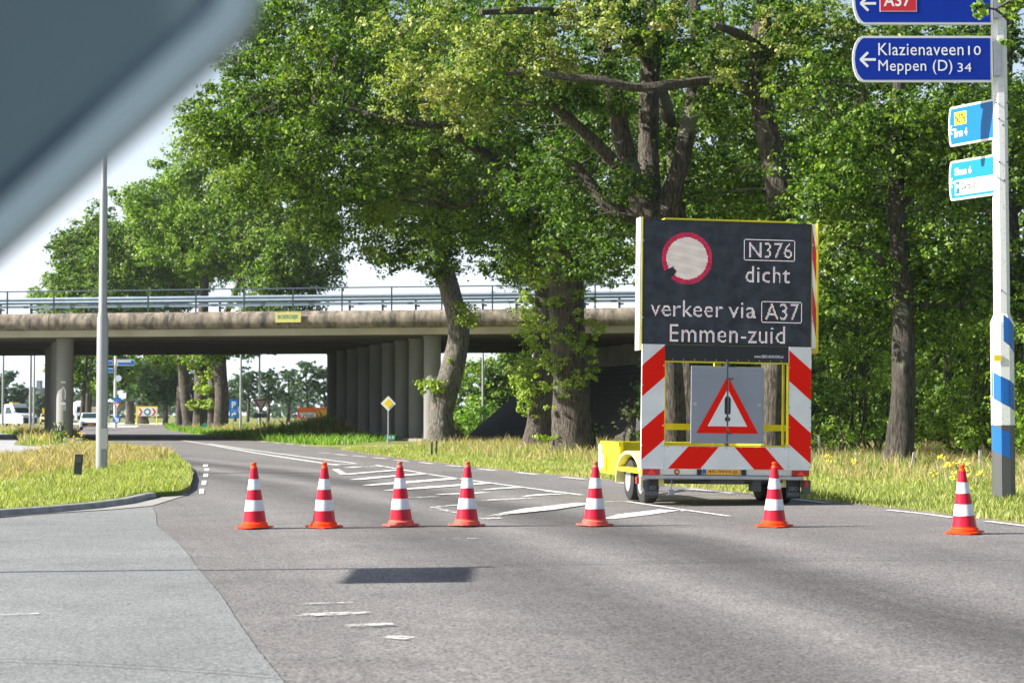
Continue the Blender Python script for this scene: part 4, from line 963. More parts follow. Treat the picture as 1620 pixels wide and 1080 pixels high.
# lower stripe panels with frame
XI = .915
zb, zt = .515, 2.284
def stripes(x0, x1, bands, slope, parent):   # bands: (z at x0 lower, z at x0 upper); slope dz/dx
    q = MB()
    for a, b_ in bands:
        poly = [(x0,a),(x1,a+slope*(x1-x0)),(x1,b_+slope*(x1-x0)),(x0,b_)]
        out = []
        # clip to zb..zt
        def clip(pl, f, lim, keep):
            r = []
            for i in range(len(pl)):
                p, q2 = pl[i], pl[(i+1) % len(pl)]; ip, iq = keep(p[1]), keep(q2[1])
                if ip: r.append(p)
                if ip != iq: t = (lim-p[1])/(q2[1]-p[1]); r.append((p[0]+t*(q2[0]-p[0]), lim))
            return r
        poly = clip(poly, 1, zb+.003, lambda z: z >= zb+.003); 
        if poly: poly = clip(poly, 1, zt-.003, lambda z: z <= zt-.003)
        if len(poly) > 2: q.poly([(x, -.0265, z) for x, z in poly])
    return q.build('red_stripes', RED, parent)
def zz(Y): return 1.3 + (656 - (540 + Y/4))*Y0/FPX    # zoomed picture row to height
m_ = MB(); m_.box(-1.248,-XI,-.024,.02,zb,zt); lp = m_.build('stripe_panel', WHITE, tr)
stripes(-1.248, -XI, [(zz(360), zz(163)), (zz(757), zz(565))], (zz(232)-zz(360))/(1.248-XI), lp)
m_ = MB(); m_.box(XI,1.248,-.024,.02,zb,zt); rp = m_.build('stripe_panel', WHITE, tr)
stripes(XI, 1.248, [(zz(245), zz(50)), (zz(645), zz(450))], -(zz(245)-zz(370))/(1.248-XI), rp)
m_ = MB(); m_.box(-XI+.003,XI-.003,-.024,.02,zb,.842); bp_ = m_.build('stripe_panel', WHITE, tr)
def xx(X): return ((920 + X/4) - 1146.5)/106.3
q = MB(); zl, zh = zb+.004, .838
for a, b_, c, d in ((668,858,742,540),(955,1148,1270,1080)): q.poly([(xx(a),-.0265,zh),(xx(b_),-.0265,zh),(xx(c),-.0265,zl),(xx(d),-.0265,zl)])
q.build('red_stripes', RED, bp_)
q = MB()
for s_x in (-1.235,-.93,.93,1.235):
    for z_ in np.arange(.56, 2.28, .285): q.lathe([(.007,-.030),(.009,-.027),(.009,-.024)], (s_x,0,float(z_)), 8, 'y')
for x_ in np.arange(-.86,.87,.215): q.lathe([(.007,-.030),(.009,-.027),(.009,-.024)], (float(x_),0,.825), 8, 'y')
q.build('rivets', STEEL, tr)
m_ = MB(); m_.box(-XI+.004,XI-.004,-.010,.02,2.055,2.284); hd = m_.build('black_header', BLACK, tr)
text('lettering', 'www.EBO-RHOON.nl', WHITE, hd, (.40,-.013,2.118), (1,0,0), (0,0,1), .43, .042, .02)
q = MB(); 
for x in np.arange(-.8,.85,.16): q.lathe([(.008,-.014),(.008,-.010)], (x,0,2.075), 8, 'y')
q.build('rivets', STEEL, hd)
m_ = MB(); m_.box(-XI,XI,-.03,.06,2.034,2.052); m_.box(-XI,-XI+.014,-.03,.04,.865,2.03); m_.box(XI-.014,XI,-.03,.06,.865,2.03); m_.box(-XI,XI,-.03,.06,.846,.862); m_.box(XI-.05,XI-.022,.12,.16,.87,2.03); m_.build('window_frame', YEL, tr)
m_ = MB(); m_.box(-XI-.2,XI+.2,.50,.56,1.07,1.16); m_.box(-.05,.05,.5,.56,.7,2.3); m_.build('cross_bar', YEL, tr)
# folding warning panels with triangle
wp = MB(); px0, px1, pz0, pz1 = -.535, .535, .885, 1.985
wp.box(px0,-.010,-.055,-.035,pz0,pz1); L1 = wp.build('folding_panel', GREYP, tr, bevel=.004)
wp = MB(); wp.box(.010,px1,-.055,-.035,pz0,pz1-.005); L2 = wp.build('folding_panel', GREYP, tr, bevel=.004)
tb, tt = 1.03, 1.83; hw = .455
def tri_half(s, scale, z0, z1, y, mt, par, name):
    q = MB(); g = .012*s
    q.poly([(g, y, z1), (g, y, z0), (s*scale, y, z0)]); return q.build(name, mt, par)
for s, par in ((-1, L1), (1, L2)):
    tri_half(s, hw, tb, tt, -.058, RED, par, 'red_triangle'); tri_half(s, hw*.64, tb+.10, tb+.10+.80*.64, -.0605, WHITE, par, 'white_triangle')
    q = MB(); pts = [(s*.012, -.063, 1.30), (s*.03,-.063,1.30),(s*.045,-.063,1.325),(s*.045,-.063,1.52),(s*.03,-.063,1.55),(s*.012,-.063,1.56)]; q.poly(pts)
    q.poly([(s*.012,-.063,1.20),(s*.03,-.063,1.205),(s*.042,-.063,1.23),(s*.03,-.063,1.26),(s*.012,-.063,1.27)]); q.build('exclamation_mark', BLACK, par)
    q = MB(); q.lathe([(.026,-.068),(.026,-.056)], (s*.47,0,1.44), 14, 'y'); q.lathe([(.012,-.075),(.012,-.068)], (s*.47,0,1.44), 10, 'y'); q.build('latch', STEEL, par)
q = MB(); q.tube([(0,-.05,pz0-.02),(0,-.05,pz1+.04)], .006, 8); q.box(-.02,.08,-.075,-.06,1.80,1.82); q.box(-.01,.06,-.075,-.06,1.02,1.04); q.box(-.02,.02,-.06,.1,pz1,pz1+.06); q.box(-.02,.02,-.06,.1,pz0-.04,pz0); q.build('centre_hinge', CHAR, tr)
# rear beam, lights, plate
m_ = MB(); m_.box(-1.20,1.20,.0,.06,.432,.513); beam = m_.build('rear_beam', OFFW, tr, bevel=.004)
for s in (-1,1):
    m_ = MB(); m_.box(s*1.10-.13,s*1.10+.13,-.03,.0,.425,.517); tl = m_.build('tail_light', LAMPR, tr, bevel=.01)
    q = MB(); q.poly([(s*1.10-.065,-.034,.437),(s*1.10+.065,-.034,.437),(s*1.10,-.034,.51)]); q.build('triangle_reflector', REFL, tl)
m_ = MB(); m_.box(-.345,.21,-.012,.0,.440,.515); pl = m_.build('number_plate', PLATE, tr)
q = MB(); q.box(-.345,-.295,-.015,-.0125,.441,.514); q.build('blue_strip', LBLUE, pl)
text('plate_characters', '45-WH-JL', BLACK, pl, (-.265,-.0155,.452), (1,0,0), (0,0,1), .45, .052, .0)
text('plate_characters', 'NL', WHITE, pl, (-.335,-.0165,.448), (1,0,0), (0,0,1), .03, .016, .02)
m_ = MB(); m_.box(-.43,-.36,-.03,.0,.437,.517); m_.box(.225,.295,-.03,.0,.437,.517); m_.build('plate_lamp', BLACK, tr, bevel=.012)
m_ = MB(); m_.lathe([(.035,-.012),(.042,-.004),(.042,0)], (-.72,0,.475), 16, 'y'); em = m_.build('round_badge', mat('badge_red',(.35,.03,.02),.4), tr)
m_ = MB(); m_.lathe([(.022,-.016),(.022,-.013)], (-.72,0,.475), 16, 'y'); m_.build('badge_centre', mat('badge_gold',(.65,.42,.15),.4), em)
m_ = MB(); m_.box(-1.26,1.12,-.09,.0,.372,.424); m_.build('bumper', STEEL, tr, bevel=.014)
m_ = MB(); m_.box(1.15,1.20,-.06,.0,.27,.37); m_.box(-1.31,-1.27,-.02,.06,.30,.40); m_.build('side_marker', LAMPR, tr, bevel=.008)
for s in (-1,1):
    m_ = MB(); m_.box(s*1.05-.105,s*1.05+.105,.16,.175,.10,.365); fl = m_.build('mud_flap', mat('flap_rubber',(.03,.032,.036),.6), tr, bevel=.01)
    text('flap_lettering', 'EBO', GREYP, fl, (s*1.05-.06,.157,.215), (1,0,0), (0,0,1), .12, .055, .0); text('flap_lettering', 'RHOON', GREYP, fl, (s*1.05-.085,.157,.135), (1,0,0), (0,0,1), .17, .055, .0)
    for yy in (.62, 1.50):
        wx = s*1.0; wh = MB(); wh.lathe([(.20,-.10),(.285,-.105),(.315,-.085),(.32,0),(.315,.085),(.285,.105),(.20,.10)], (wx,yy,.32), 32, 'x'); W_ = wh.build('wheel', RUBBER, tr, smooth=True)
        rm = MB(); f = s; rm.lathe([(.19,f*.108),(.175,f*.112),(.165,f*.07),(.07,f*.06),(.05,f*.10),(.03,f*.105)], (wx,yy,.32), 28, 'x'); rm.build('rim', RIM, W_, smooth=True)
m_ = MB(); m_.tube([(-1,.62,.32),(1,.62,.32)], .035, 10); m_.tube([(-1,1.50,.32),(1,1.50,.32)], .035, 10); m_.build('axle', CHAR, tr)
m_ = MB(); m_.box(-.85,-.75,.03,3.2,.33,.43); m_.box(.75,.85,.03,3.2,.33,.43); m_.box(-.2,.3,.08,.5,.30,.40); m_.box(-.75,.75,.3,.5,.33,.42); m_.box(.42,.55,.1,.3,.20,.37); m_.build('chassis', CHAR, tr)
m_ = MB(); m_.tube([(-1.16,.10,.36),(-1.16,.10,.20)], .06, 12); m_.tube([(1.22,.10,.37),(1.22,.10,.17)], .07, 12); m_.tube([(-.5,.1,.37),(-.3,.15,.33),(0,.12,.35),(.2,.15,.32),(.45,.1,.36)], .012, 6); m_.build('support_leg', CHAR, tr)
m_ = MB(); m_.tube([(-.80,-.02,.37),(-.80,-.02,.22)], .006, 6); m_.box(-.835,-.765,-.05,.01,.15,.22); m_.build('hanging_plug', GREYP, tr)
# wheel arches and front body
for s in (-1,1):
    ar = MB(); N_ = 18; xo0, xo1 = s*.86, s*1.21
    prof = []
    for yy, a0, a1 in ((1.06,-8,188),):
        for k in range(N_+1):
            a = R(a0 + (a1-a0)*k/N_); prof.append((yy + math.cos(a)*.88, .32 + math.sin(a)*.43))
    outer = prof; inner = [(1.06 + (p[0]-1.06)*.955, .32 + (p[1]-.32)*.90) for p in prof]
    vs = []; 
    for p, q2 in zip(outer, inner): vs += [(xo0,p[0],p[1]),(xo1,p[0],p[1]),(xo1,q2[0],q2[1]),(xo0,q2[0],q2[1])]
    ar.add(vs, [(4*i+a, 4*i+(a+1)%4, 4*i+4+(a+1)%4, 4*i+4+a) for i in range(N_) for a in range(4)] + [(0,1,2,3),(4*N_,4*N_+1,4*N_+2,4*N_+3)])
    ar.build('mudguard', mat('pale_yellow_paint', (.80,.76,.30), .4), tr, smooth=True)
m_ = MB(); m_.box(-1.14,-1.08,1.98,3.40,.36,.86); m_.box(1.08,1.14,1.98,3.40,.36,.86); m_.box(-1.08,1.08,3.35,3.40,.36,.86); m_.build('front_body', YEL, tr, bevel=.01)
m_ = MB(); m_.box(-1.155,-1.142,1.98,3.41,.80,.865); m_.box(-1.155,-1.142,1.98,3.41,.36,.41); m_.box(-1.17,-1.142,2.9,3.3,.42,.62); m_.build('body_flange', YEL, tr)
m_ = MB(); m_.box(-1.172,-1.158,3.05,3.10,.46,.66); m_.box(-1.172,-1.158,3.05,3.25,.45,.49); m_.box(-1.172,-1.158,3.2,3.25,.46,.66); m_.build('latch', WHITE, tr)
m_ = MB(); m_.box(-1.15,-1.07,3.402,3.62,.38,.82); m_.build('corner_box', OFFW, tr, bevel=.03)
m_ = MB(); m_.tube([(-.8,3.7,.42),(0,5.2,.42)], .05, 8); m_.tube([(.8,3.7,.42),(0,5.2,.42)], .05, 8); m_.tube([(0,5.1,.42),(0,5.6,.44)], .04, 8); m_.build('drawbar', YEL, tr)
m_ = MB(); m_.tube([(0,5.0,0),(0,5.0,.6)], .03, 10); m_.lathe([(.10,-.03),(.10,.03)], (0,5.0,.1), 16, 'x'); m_.build('jockey_wheel', CHAR, tr)
m_ = MB(); m_.box(-1.2,1.2,.06,2.0,.435,.50); m_.box(-1.0,1.0,.9,1.9,.66,.70); m_.build('platform', YEL, tr)

# ------------------------------------------------------------------ tall striped signpost on the right
DP = 28.4; bp = G(1588,789.5); DPy = bp.y
pole = empty('direction_signpost', (bp.x, bp.y, 0), label='tall octagonal white signpost with blue stripes and charcoal foot on the right verge', cat='signpost')
def zp(y, D=DPy): return P(1588, y, D).z
m_ = MB(); ph = R(22.5)
z_sh = zp(510); z_sh2 = zp(497)
m_.lathe([(.178,zp(672)),(.178,z_sh),(.125,z_sh2),(.118,8.2)], (0,0,0), 8, phase=ph); shaft = m_.build('shaft', SPECK, pole)
m_ = MB(); m_.lathe([(.178,-.05),(.178,zp(672)-.001)], (0,0,0), 8, phase=ph); m_.build('foot', CHAR, pole)
def helix(z_start, rise, h, a0, a1, mt, name):
    q = MB(); n = 12; vs = []
    rad = .178*math.cos(math.pi/8)
    # follow octagon faces
    angs = [a0 + (a1-a0)*k/24 for k in range(25)]
    def rr(a):
        k = (a - 0) % 45.0; k = abs(((a + 22.5) % 45) - 22.5) ; return (.178*math.cos(R(22.5)))/math.cos(R(((a+22.5) % 45) - 22.5)) + .003
    for a in angs:
        x, y = rr(a)*math.cos(R(a)), rr(a)*math.sin(R(a)); z = z_start + rise*(a-a0)/(a1-a0)
        vs += [(x,y,z),(x,y,z+h)]
    q.add(vs, [(2*i,2*i+2,2*i+3,2*i+1) for i in range(24)]); return q.build(name, mt, pole)
# -90 deg faces the camera; left side -180, right side 0
helix(zp(640)+.0, zp(665)-zp(622), .42, -180, 0, STRUT, 'blue_stripe')
helix(zp(585)+.33, -.55, .42, -180, 0, STRUT, 'blue_stripe')
for o in [c for c in kids(pole) if c.name.startswith('blue_stripe')]: bpy.data.objects.remove(o)
sc_m = 1/ (FPX/DPy)      # metres per photo pixel
helix(zp(626), zp(655)-zp(626), 42*sc_m, -185, 5, STRUT, 'blue_stripe')     # middle stripe
helix(zp(540), zp(565)-zp(540), 42*sc_m, -97, 5, STRUT, 'blue_stripe')
helix(zp(709), zp(726)-zp(709), 40*sc_m, -185, -60, STRUT, 'blue_stripe')
m_ = MB(); m_.box(-.175,-.06,-.182,-.17,zp(572),zp(562)); m_.build('inspection_sticker', SYEL, pole)
q = MB()
for (y, xs_) in ((165,(1580,1597)),(190,(1583,1597)),(200,(1590,)),(258,(1583,1597)),(282,(1580,)),(287,(1591,)),(460,(1584,))):
    for x in xs_: q.lathe([(.012,-.135),(.012,-.10)], ((x-1588)*sc_m, 0, zp(y)), 8, 'y')
q.build('bolts', BLACK, pole)
def arm_sign(name, label, org, xd, Wd, Hh, m, rnd=.16, depth=.05):
    """panel from org (attached end, lower corner) running along xd (towards the tip)"""
    root = empty(name, org, label=label, cat='direction sign')
    xd = Vector(xd).normalized(); nrm = Vector((0,0,1)).cross(xd)
    if nrm.y > 0: nrm = -nrm     # faces the camera side
    def shape(inset, y0):
        pts = [(inset, inset), (Wd-rnd-inset*.3, inset)]
        for k in range(1, 8):
            f = k/8; a = -math.pi/2 + math.pi*f; pts.append((Wd-rnd-inset + rnd*math.cos(a), Hh/2 + (Hh/2-inset)*math.sin(a)))
        pts += [(Wd-rnd-inset*.3, Hh-inset), (inset, Hh-inset)]
        return [xd*a + Vector((0,0,b_)) + nrm*y0 for a, b_ in pts]
    q = MB(); q.prism(shape(0,0), nrm*depth/2, -nrm*depth/2); q.build('rim', mat('sign_rim',(.62,.64,.64),.4,.3), root, bevel=.004)
    q = MB(); q.poly(shape(.035, depth/2 + .003)); q.build('face', m, root)
    def place(x, z, off=.006): return xd*x + Vector((0,0,z)) + nrm*(depth/2 + off)
    return root, place, xd, nrm
def arrow_left(root, place, xd, cx, cz, s, m):
    """arrow pointing along xd"""
    q = MB(); w_ = s*.17
    def bar(p0, p1):
        a = Vector((p0[0], p0[1])); b_ = Vector((p1[0], p1[1])); t = (b_-a).normalized(); n2 = Vector((-t.y, t.x))*w_/2
        q.poly([place(cx+c.x, cz+c.y) for c in (a-n2, b_-n2, b_+n2, a+n2)])
    bar((-s*.5,0),(s*.42,0)); 
    def bar2(p0,p1,off): 
        a = Vector(p0); b_ = Vector(p1); t = (b_-a).normalized(); n2 = Vector((-t.y, t.x))*w_/2
        q.poly([place(cx+c.x, cz+c.y, off) for c in (a-n2, b_-n2, b_+n2, a+n2)])
    bar2((s*.02,s*.48),(s*.52,-.02*s),.007); bar2((s*.02,-s*.48),(s*.52,.02*s),.008)
    return q.build('arrow', m, root)
sx = bp.x; ppm = FPX/DPy
def wz(y): return P(1588, y, DPy-.1).z
# lower blue arm
Wd = 222*sc_m; Hh = wz(58)-wz(131)
rt, pf, xd, nr = arm_sign('arm_sign', 'long blue arm sign reading Klazienaveen 10 and Meppen (D) 34', (P(1570,131,DPy-.12).x, DPy-.12, wz(131)), (-1,0,0), Wd, Hh, BLUE)
def tline(rt, s, xa, xb, ya, yb, m, off=.0):    # photo columns xa..xb and rows ya(top)..yb(bottom) on the plane of a camera-facing sign
    zl = wz(yb) - rt.location.z; zh = wz(ya) - rt.location.z
    o = (P(xa,100,DPy-.12).x - rt.location.x, -.034, zl)
    return text('lettering', s, m, rt, o, (1,0,0), (0,0,1), (xb-xa)*sc_m, zh-zl, off)
tline(rt, 'Klazienaveen', 1389, 1524, 69.5, 89, WHITE); tline(rt, '10', 1531, 1551, 74, 88.5, WHITE)
tline(rt, 'Meppen (D)', 1389, 1506, 96, 119, WHITE); tline(rt, '34', 1514, 1536, 101, 115, WHITE)
arrow_left(rt, pf, xd, (1570-1373)*sc_m, (Hh)*.5 - .01, 24*sc_m, WHITE)
m_ = MB(); m_.box(.02,.12,-.05,.05,.1,Hh-.08); m_.build('bracket', STEEL, rt)
# upper blue arm
Hh2 = .78
rt, pf, xd, nr = arm_sign('arm_sign', 'upper blue arm sign with red A37 tag, cut by the top border', (P(1570,40,DPy-.12).x, DPy-.12, wz(40)), (-1,0,0), Wd, Hh2, BLUE)
o0 = P(1391,18,DPy-.12).x - rt.location.x
q = MB(); q.box(o0, o0+59*sc_m, -.034, -.031, wz(20)-rt.location.z, wz(-14)-rt.location.z); q.build('white_border', WHITE, rt)
q = MB(); q.box(o0+.012, o0+59*sc_m-.012, -.038, -.035, wz(20)-rt.location.z+.012, wz(-14)-rt.location.z-.012); q.build('route_tag', SIGNRED, rt)
text('lettering', 'A37', WHITE, rt, (o0+.06,-.040, wz(12)-rt.location.z), (1,0,0), (0,0,1), 43*sc_m, 20*sc_m, .02)
text('lettering', 'Emmen', WHITE, rt, (o0+.75,-.040, wz(-10)-rt.location.z), (1,0,0), (0,0,1), .7, 20*sc_m, .02)
arrow_left(rt, pf, xd, (1570-1373)*sc_m, wz(7)-rt.location.z, 24*sc_m, WHITE)
m_ = MB(); m_.box(.02,.12,-.05,.05,.1,Hh2-.08); m_.build('bracket', STEEL, rt)
# cyan arms turned away from us: direction of the tip
cd = Vector((-.50, .866, 0)).normalized(); 
def cyan(label, ytop_r, ybot_r, m, ytl, ybl):
    z0 = wz(ybot_r); z1 = wz(ytop_r); H_ = z1 - z0
    org = Vector((P(1574,200,DPy).x, DPy-.06, z0))
    # length so that the tip appears at px 1506
    best = min((abs((810 + FPX*(org.x+cd.x*l)/(org.y+cd.y*l)) - 1506), l) for l in [k*.02 for k in range(20,200)])[1]
    rt, pf, xd, nr = arm_sign('arm_sign', label, org, cd, best, H_, m, rnd=.05)
    return rt, pf, xd, nr, best, H_
def cyt(rt, pf, xd, Ln, s, fa, fb, z, h, m, off=.02, po=.008, nm='lettering'):
    """text running from tip side fraction fa (from tip) to fb, reading towards the pole"""
    st = pf(Ln*(1-fa), z, po); return text(nm, s, m, rt, st, -xd, (0,0,1), Ln*(fb-fa), h, off)
rt, pf, xd, nr, Ln, H_ = cyan('light blue arm sign with yellow N376 tag reading Erm 4', 155.5, 220, LBLUE, 180, 240)
q = MB(); q.poly([pf(Ln*a, b_, .006) for a, b_ in ((.86,H_*.52),(.60,H_*.52),(.60,H_*.84),(.86,H_*.84))]); q.build('route_tag', SYEL, rt)
cyt(rt, pf, xd, Ln, 'N376', .16, .38, H_*.57, H_*.22, BLACK, .03, .009); cyt(rt, pf, xd, Ln, 'Erm 4', .14, .42, H_*.22, H_*.20, WHITE, .03)
arrow_left(rt, pf, xd, Ln*.91, H_*.42, .15, WHITE)
rt, pf, xd, nr, Ln, H_ = cyan('light blue arm sign reading Sleen 6 with white Carpool strip', 243.5, 308, CYAN, 262, 327)
cyt(rt, pf, xd, Ln, 'Sleen 6', .14, .50, H_*.62, H_*.19, WHITE, .03)
q = MB(); q.poly([pf(Ln*a, b_, .006) for a, b_ in ((.86,H_*.12),(.04,H_*.12),(.04,H_*.50),(.86,H_*.50))]); q.build('white_strip', WHITE, rt)
q = MB(); q.poly([pf(Ln*a, b_, .009) for a, b_ in ((.85,H_*.16),(.76,H_*.16),(.76,H_*.46),(.85,H_*.46))]); q.build('parking_tag', LBLUE, rt)
cyt(rt, pf, xd, Ln, 'P', .165, .225, H_*.2, H_*.2, WHITE, .0, .012); cyt(rt, pf, xd, Ln, 'Carpool', .27, .62, H_*.20, H_*.22, BLACK, .02, .009)
arrow_left(rt, pf, xd, Ln*.91, H_*.45, .15, WHITE)

# ------------------------------------------------------------------ lamp mast left, post off-frame, near sign, bollard
bl = G(160.5,743,.09)
lm = empty('lamp_mast', (bl.x, bl.y, .0), label='thick grey lamp mast rising out of the grass island', cat='lamp post')
def zl_(y): return P(162, y, bl.y).z
kx = bl.y/FPX
m_ = MB(); m_.lathe([(9*kx,0),(9*kx,zl_(505)),(6.6*kx,zl_(492)),(6.0*kx,zl_(305)),(4.6*kx,zl_(296)),(4.0*kx,11.2)], (0,0,0), 20); m_.build('mast', POLE, lm, smooth=True)
m_ = MB(); m_.box(.02,.16,-9*kx-.004,-9*kx+.05,.55,1.0); m_.build('access_door', POLE, lm, bevel=.004)
m_ = MB(); m_.tube([(0,0,11.1),(.3,0,11.35),(1.2,0,11.5)], .045, 8); m_.build('arm', POLE, lm)
m_ = MB(); m_.box(1.1,1.75,-.14,.14,11.43,11.56); m_.build('luminaire', GREYP, lm, bevel=.04)
# bollard
bb = G(122,756,.09)
bo = empty('edge_post', (bb.x, bb.y, .05), (0,R(4),R(5)), 'short dark slanting plastic edge post on the grass island', 'bollard')
ky = bb.y/FPX
m_ = MB(); m_.box(-6*ky,6*ky,-.05,.05,0,41*ky); m_.build('post_body', DARKG, bo, bevel=.006)
m_ = MB(); m_.box(-4.6*ky,4.6*ky,-.054,-.051,28*ky,38*ky); m_.build('reflector', CHAR, bo)
# signpost left of the frame, whose shadow falls over the road
pp = empty('direction_signpost', (-7.4,14.8,0), label='white signpost left of the frame that throws its shadow over the road', cat='signpost')
m_ = MB(); m_.lathe([(.045,0),(.04,4.75)], (0,0,0), 8); m_.build('shaft', SPECK, pp)
rt = empty('arm_sign', (-7.4,14.75,4.0), label='blue arm sign on the post left of the frame', cat='direction sign')
m_ = MB(); m_.box(-.03,.03,-1.35,0,0,.64); m_.build('face', BLUE, rt, bevel=.01)
# back of a sign right before the lens
dn = .95
def NP(px, py): return P(px, py, dn)
c0 = NP(455,0)
ns = empty('traffic_sign', (c0.x, dn, c0.z), label='large blurred grey back of a tilted square sign filling the upper left corner', cat='traffic sign')
e1 = (NP(0,414) - c0); e1 = e1.normalized(); e2 = Vector((e1.z, 0, -e1.x)); e2 = -e2 if e2.z < 0 else e2
def rect(a0, a1, y0, y1, inset=0):
    return None
S_ = .62
def sq(ins, rc, y):
    pts = []
    for (a, b_, ca) in ((0,0,0),(S_,0,1),(S_,S_,2),(0,S_,3)):
        cx = ins+rc if a == 0 else S_-ins-rc; cy = ins+rc if b_ == 0 else S_-ins-rc
        st = {0:180,1:270,2:0,3:90}[ca]
        for k in range(6):
            q = R(st + 90*k/5); pts.append(e1*(cx + rc*math.cos(q)) + e2*(cy + rc*math.sin(q)) + Vector((0,y,0)))
    return pts
m_ = MB(); m_.prism(sq(.004,.03,0), (0,0,0), (0,.004,0)); m_.build('plate', SIGNBACK, ns)
rim = MB(); A_ = sq(0,.034,-.022); B_ = sq(0.016,.02,-.022); C_ = sq(0,.034,.006); D_ = sq(.016,.02,-.001); n_ = len(A_)
rim.add(A_+B_+C_+D_, [(i,(i+1)%n_,n_+(i+1)%n_,n_+i) for i in range(n_)] + [(2*n_+i,2*n_+(i+1)%n_,(i+1)%n_,i) for i in range(n_)] + [(n_+i,n_+(i+1)%n_,3*n_+(i+1)%n_,3*n_+i) for i in range(n_)])
rim.build('folded_rim', SIGNBACK2, ns)
g0 = sq(.018,.02,-.006); g1 = sq(.027,.015,-.006); sl_ = MB(); sl_.add(g0+g1, [(i,(i+1)%n_,n_+(i+1)%n_,n_+i) for i in range(n_)]); sl_.build('groove_strip', GROOVE, ns)  # flat strip painted dark to read as a groove inside the rim
cc = e1*S_/2 + e2*S_/2
m_ = MB(); m_.tube([cc + Vector((0,-.03,0)) + Vector((0,0,.3)), cc + Vector((0,-.03,0)) + Vector((0,0,-c0.z-cc.z))], .024, 12); m_.build('post', STEEL, ns)

# ------------------------------------------------------------------ small roadside signs
def post_sign(name, label, px, py_base, D, parts, cat='road sign', post=True, topy=None, pr=.03, grp=None, zb0=None):
    base = Vector(((px-810)/FPX*D, D, 0)); rt = empty(name, base, label=label, cat=cat, group=grp)
    if post:
        q = MB(); q.tube([(0,.03,0),(0,.03,P(px,topy,D).z)], pr, 8); q.build('post', STEEL, rt)
    for nm, m, f in parts:
        q = MB(); f(q, base, D); q.build(nm, m, rt)
    return rt
def flat(pts, y0=0.0, th=.02):     # photo pixel polygon -> plate at the sign's distance
    def f(q, base, D):
        P3 = [P(x,y,D) - base for x,y in pts]; q.prism([Vector((p.x, 0, p.z)) for p in P3], (0,y0-th,0), (0,y0,0))
    return f
def circ(cx, cy, r_x, n=24): return [(cx+r_x*math.cos(2*math.pi*k/n), cy+r_x*math.sin(2*math.pi*k/n)) for k in range(n)]
Dp = 80
post_sign('priority_sign', 'yellow and white diamond priority sign beside the bridge columns', 614.5, 706, Dp,
  [('sign_border', mat('white_enamel',(.78,.78,.76),.4), flat([(602.2,638),(614.3,626),(626.2,638.5),(614.3,650)])), ('yellow_diamond', SYEL, flat([(607,638),(614.3,631),(621.8,638.5),(614.3,645.5)], -.024, .006))], topy=640, pr=.035)
post_sign('distance_marker', 'small green distance marker reading 36.0 at the foot of the diamond sign', 617.5, 708, Dp+1,
  [('plate', GREEN, flat([(609.5,687),(625.5,687.5),(625.5,696.5),(609.5,696)]))], topy=690, pr=.02)
b_ = P(611.5,694,Dp+.9); 
o = [k for k in COL.objects if k.name.startswith('distance_marker')][-1]
text('lettering', '36.0', WHITE, o, (b_.x-o.location.x, -.13+.1, b_.z), (1,0,0), (0,0,1), .32, .13, .02)
Dq = 104
o = post_sign('parking_sign', 'blue parking sign with white P and right arrow beyond the bridge', 369.5, 686, 129,
  [('plate', mat('parking_blue',(.01,.17,.62),.4), flat([(363,632),(376.6,632),(376.6,660.5),(363,660.5)])), ('arrow', WHITE, flat([(366.5,658),(366.5,654),(369.5,652.5),(371,652.5),(371,651),(374.5,654),(371,656.8),(371,655),(368.8,655.5),(368.8,658)], -.024, .006))], topy=655)
def px_text(o, s, xa, xb, ya, yb, D, m, off=.02, dy=-.03):
    a = P(xa, yb, D); b2 = P(xb, ya, D); return text('lettering', s, m, o, (a.x-o.location.x, dy, a.z-o.location.z), (1,0,0), (0,0,1), b2.x-a.x, b2.z-a.z, off)
px_text(o, 'P', 366.6, 373.5, 635, 645.5, 129, WHITE, .03); px_text(o, 'Carpool', 364.5, 375.5, 648, 650.5, 129, WHITE, .0)
o = post_sign('yield_sign', 'white triangular yield sign with distance plate standing on the bank under the bridge', 412.3, 694, Dq,
  [('red_border', SIGNRED, flat([(401.8,631.4),(423.6,631.4),(412.8,652)])), ('white_triangle', WHITE, flat([(406,634),(419.5,634),(412.8,647)], -.024, .006)), ('distance_plate', GREYP, flat([(401.5,653.5),(423,653.5),(423,660.5),(401.5,660.5)]))], topy=640)
px_text(o, '150 m', 405, 420, 654.8, 659.2, Dq, BLACK, .02)
Dc = 200
o = post_sign('chevron_board', 'yellow framed roundabout board with red chevrons and blue disc', 233, 664, 226,
  [('frame', SYEL, flat([(215,642.5),(249.5,642.5),(249.5,658),(218,658),(218,665.5),(215,665.5)])), ('white_board', WHITE, flat([(218.5,645),(248.5,645),(248.5,657.6),(218.5,657.6)], -.024,.01)),
   ('chevron', SIGNRED, flat([(219,645.4),(222,645.4),(226,651.3),(222,657.2),(219,657.2),(223,651.3)], -.038,.006)), ('chevron', SIGNRED, flat([(240,645.4),(243,645.4),(247,651.3),(243,657.2),(240,657.2),(244,651.3)], -.038,.006)),
   ('blue_disc', LBLUE, flat(circ(233.3,651.3,5.4), -.038,.006)), ('white_ring', WHITE, flat(circ(233.3,651.3,3.2), -.048,.004))], post=False)
q = MB(); 
for x in (216.5, 248):
    p = P(x, 645, 226) - o.location; q.tube([(p.x,.04,0),(p.x,.04,p.z)], .07, 8)
q.build('post', SYEL, o)
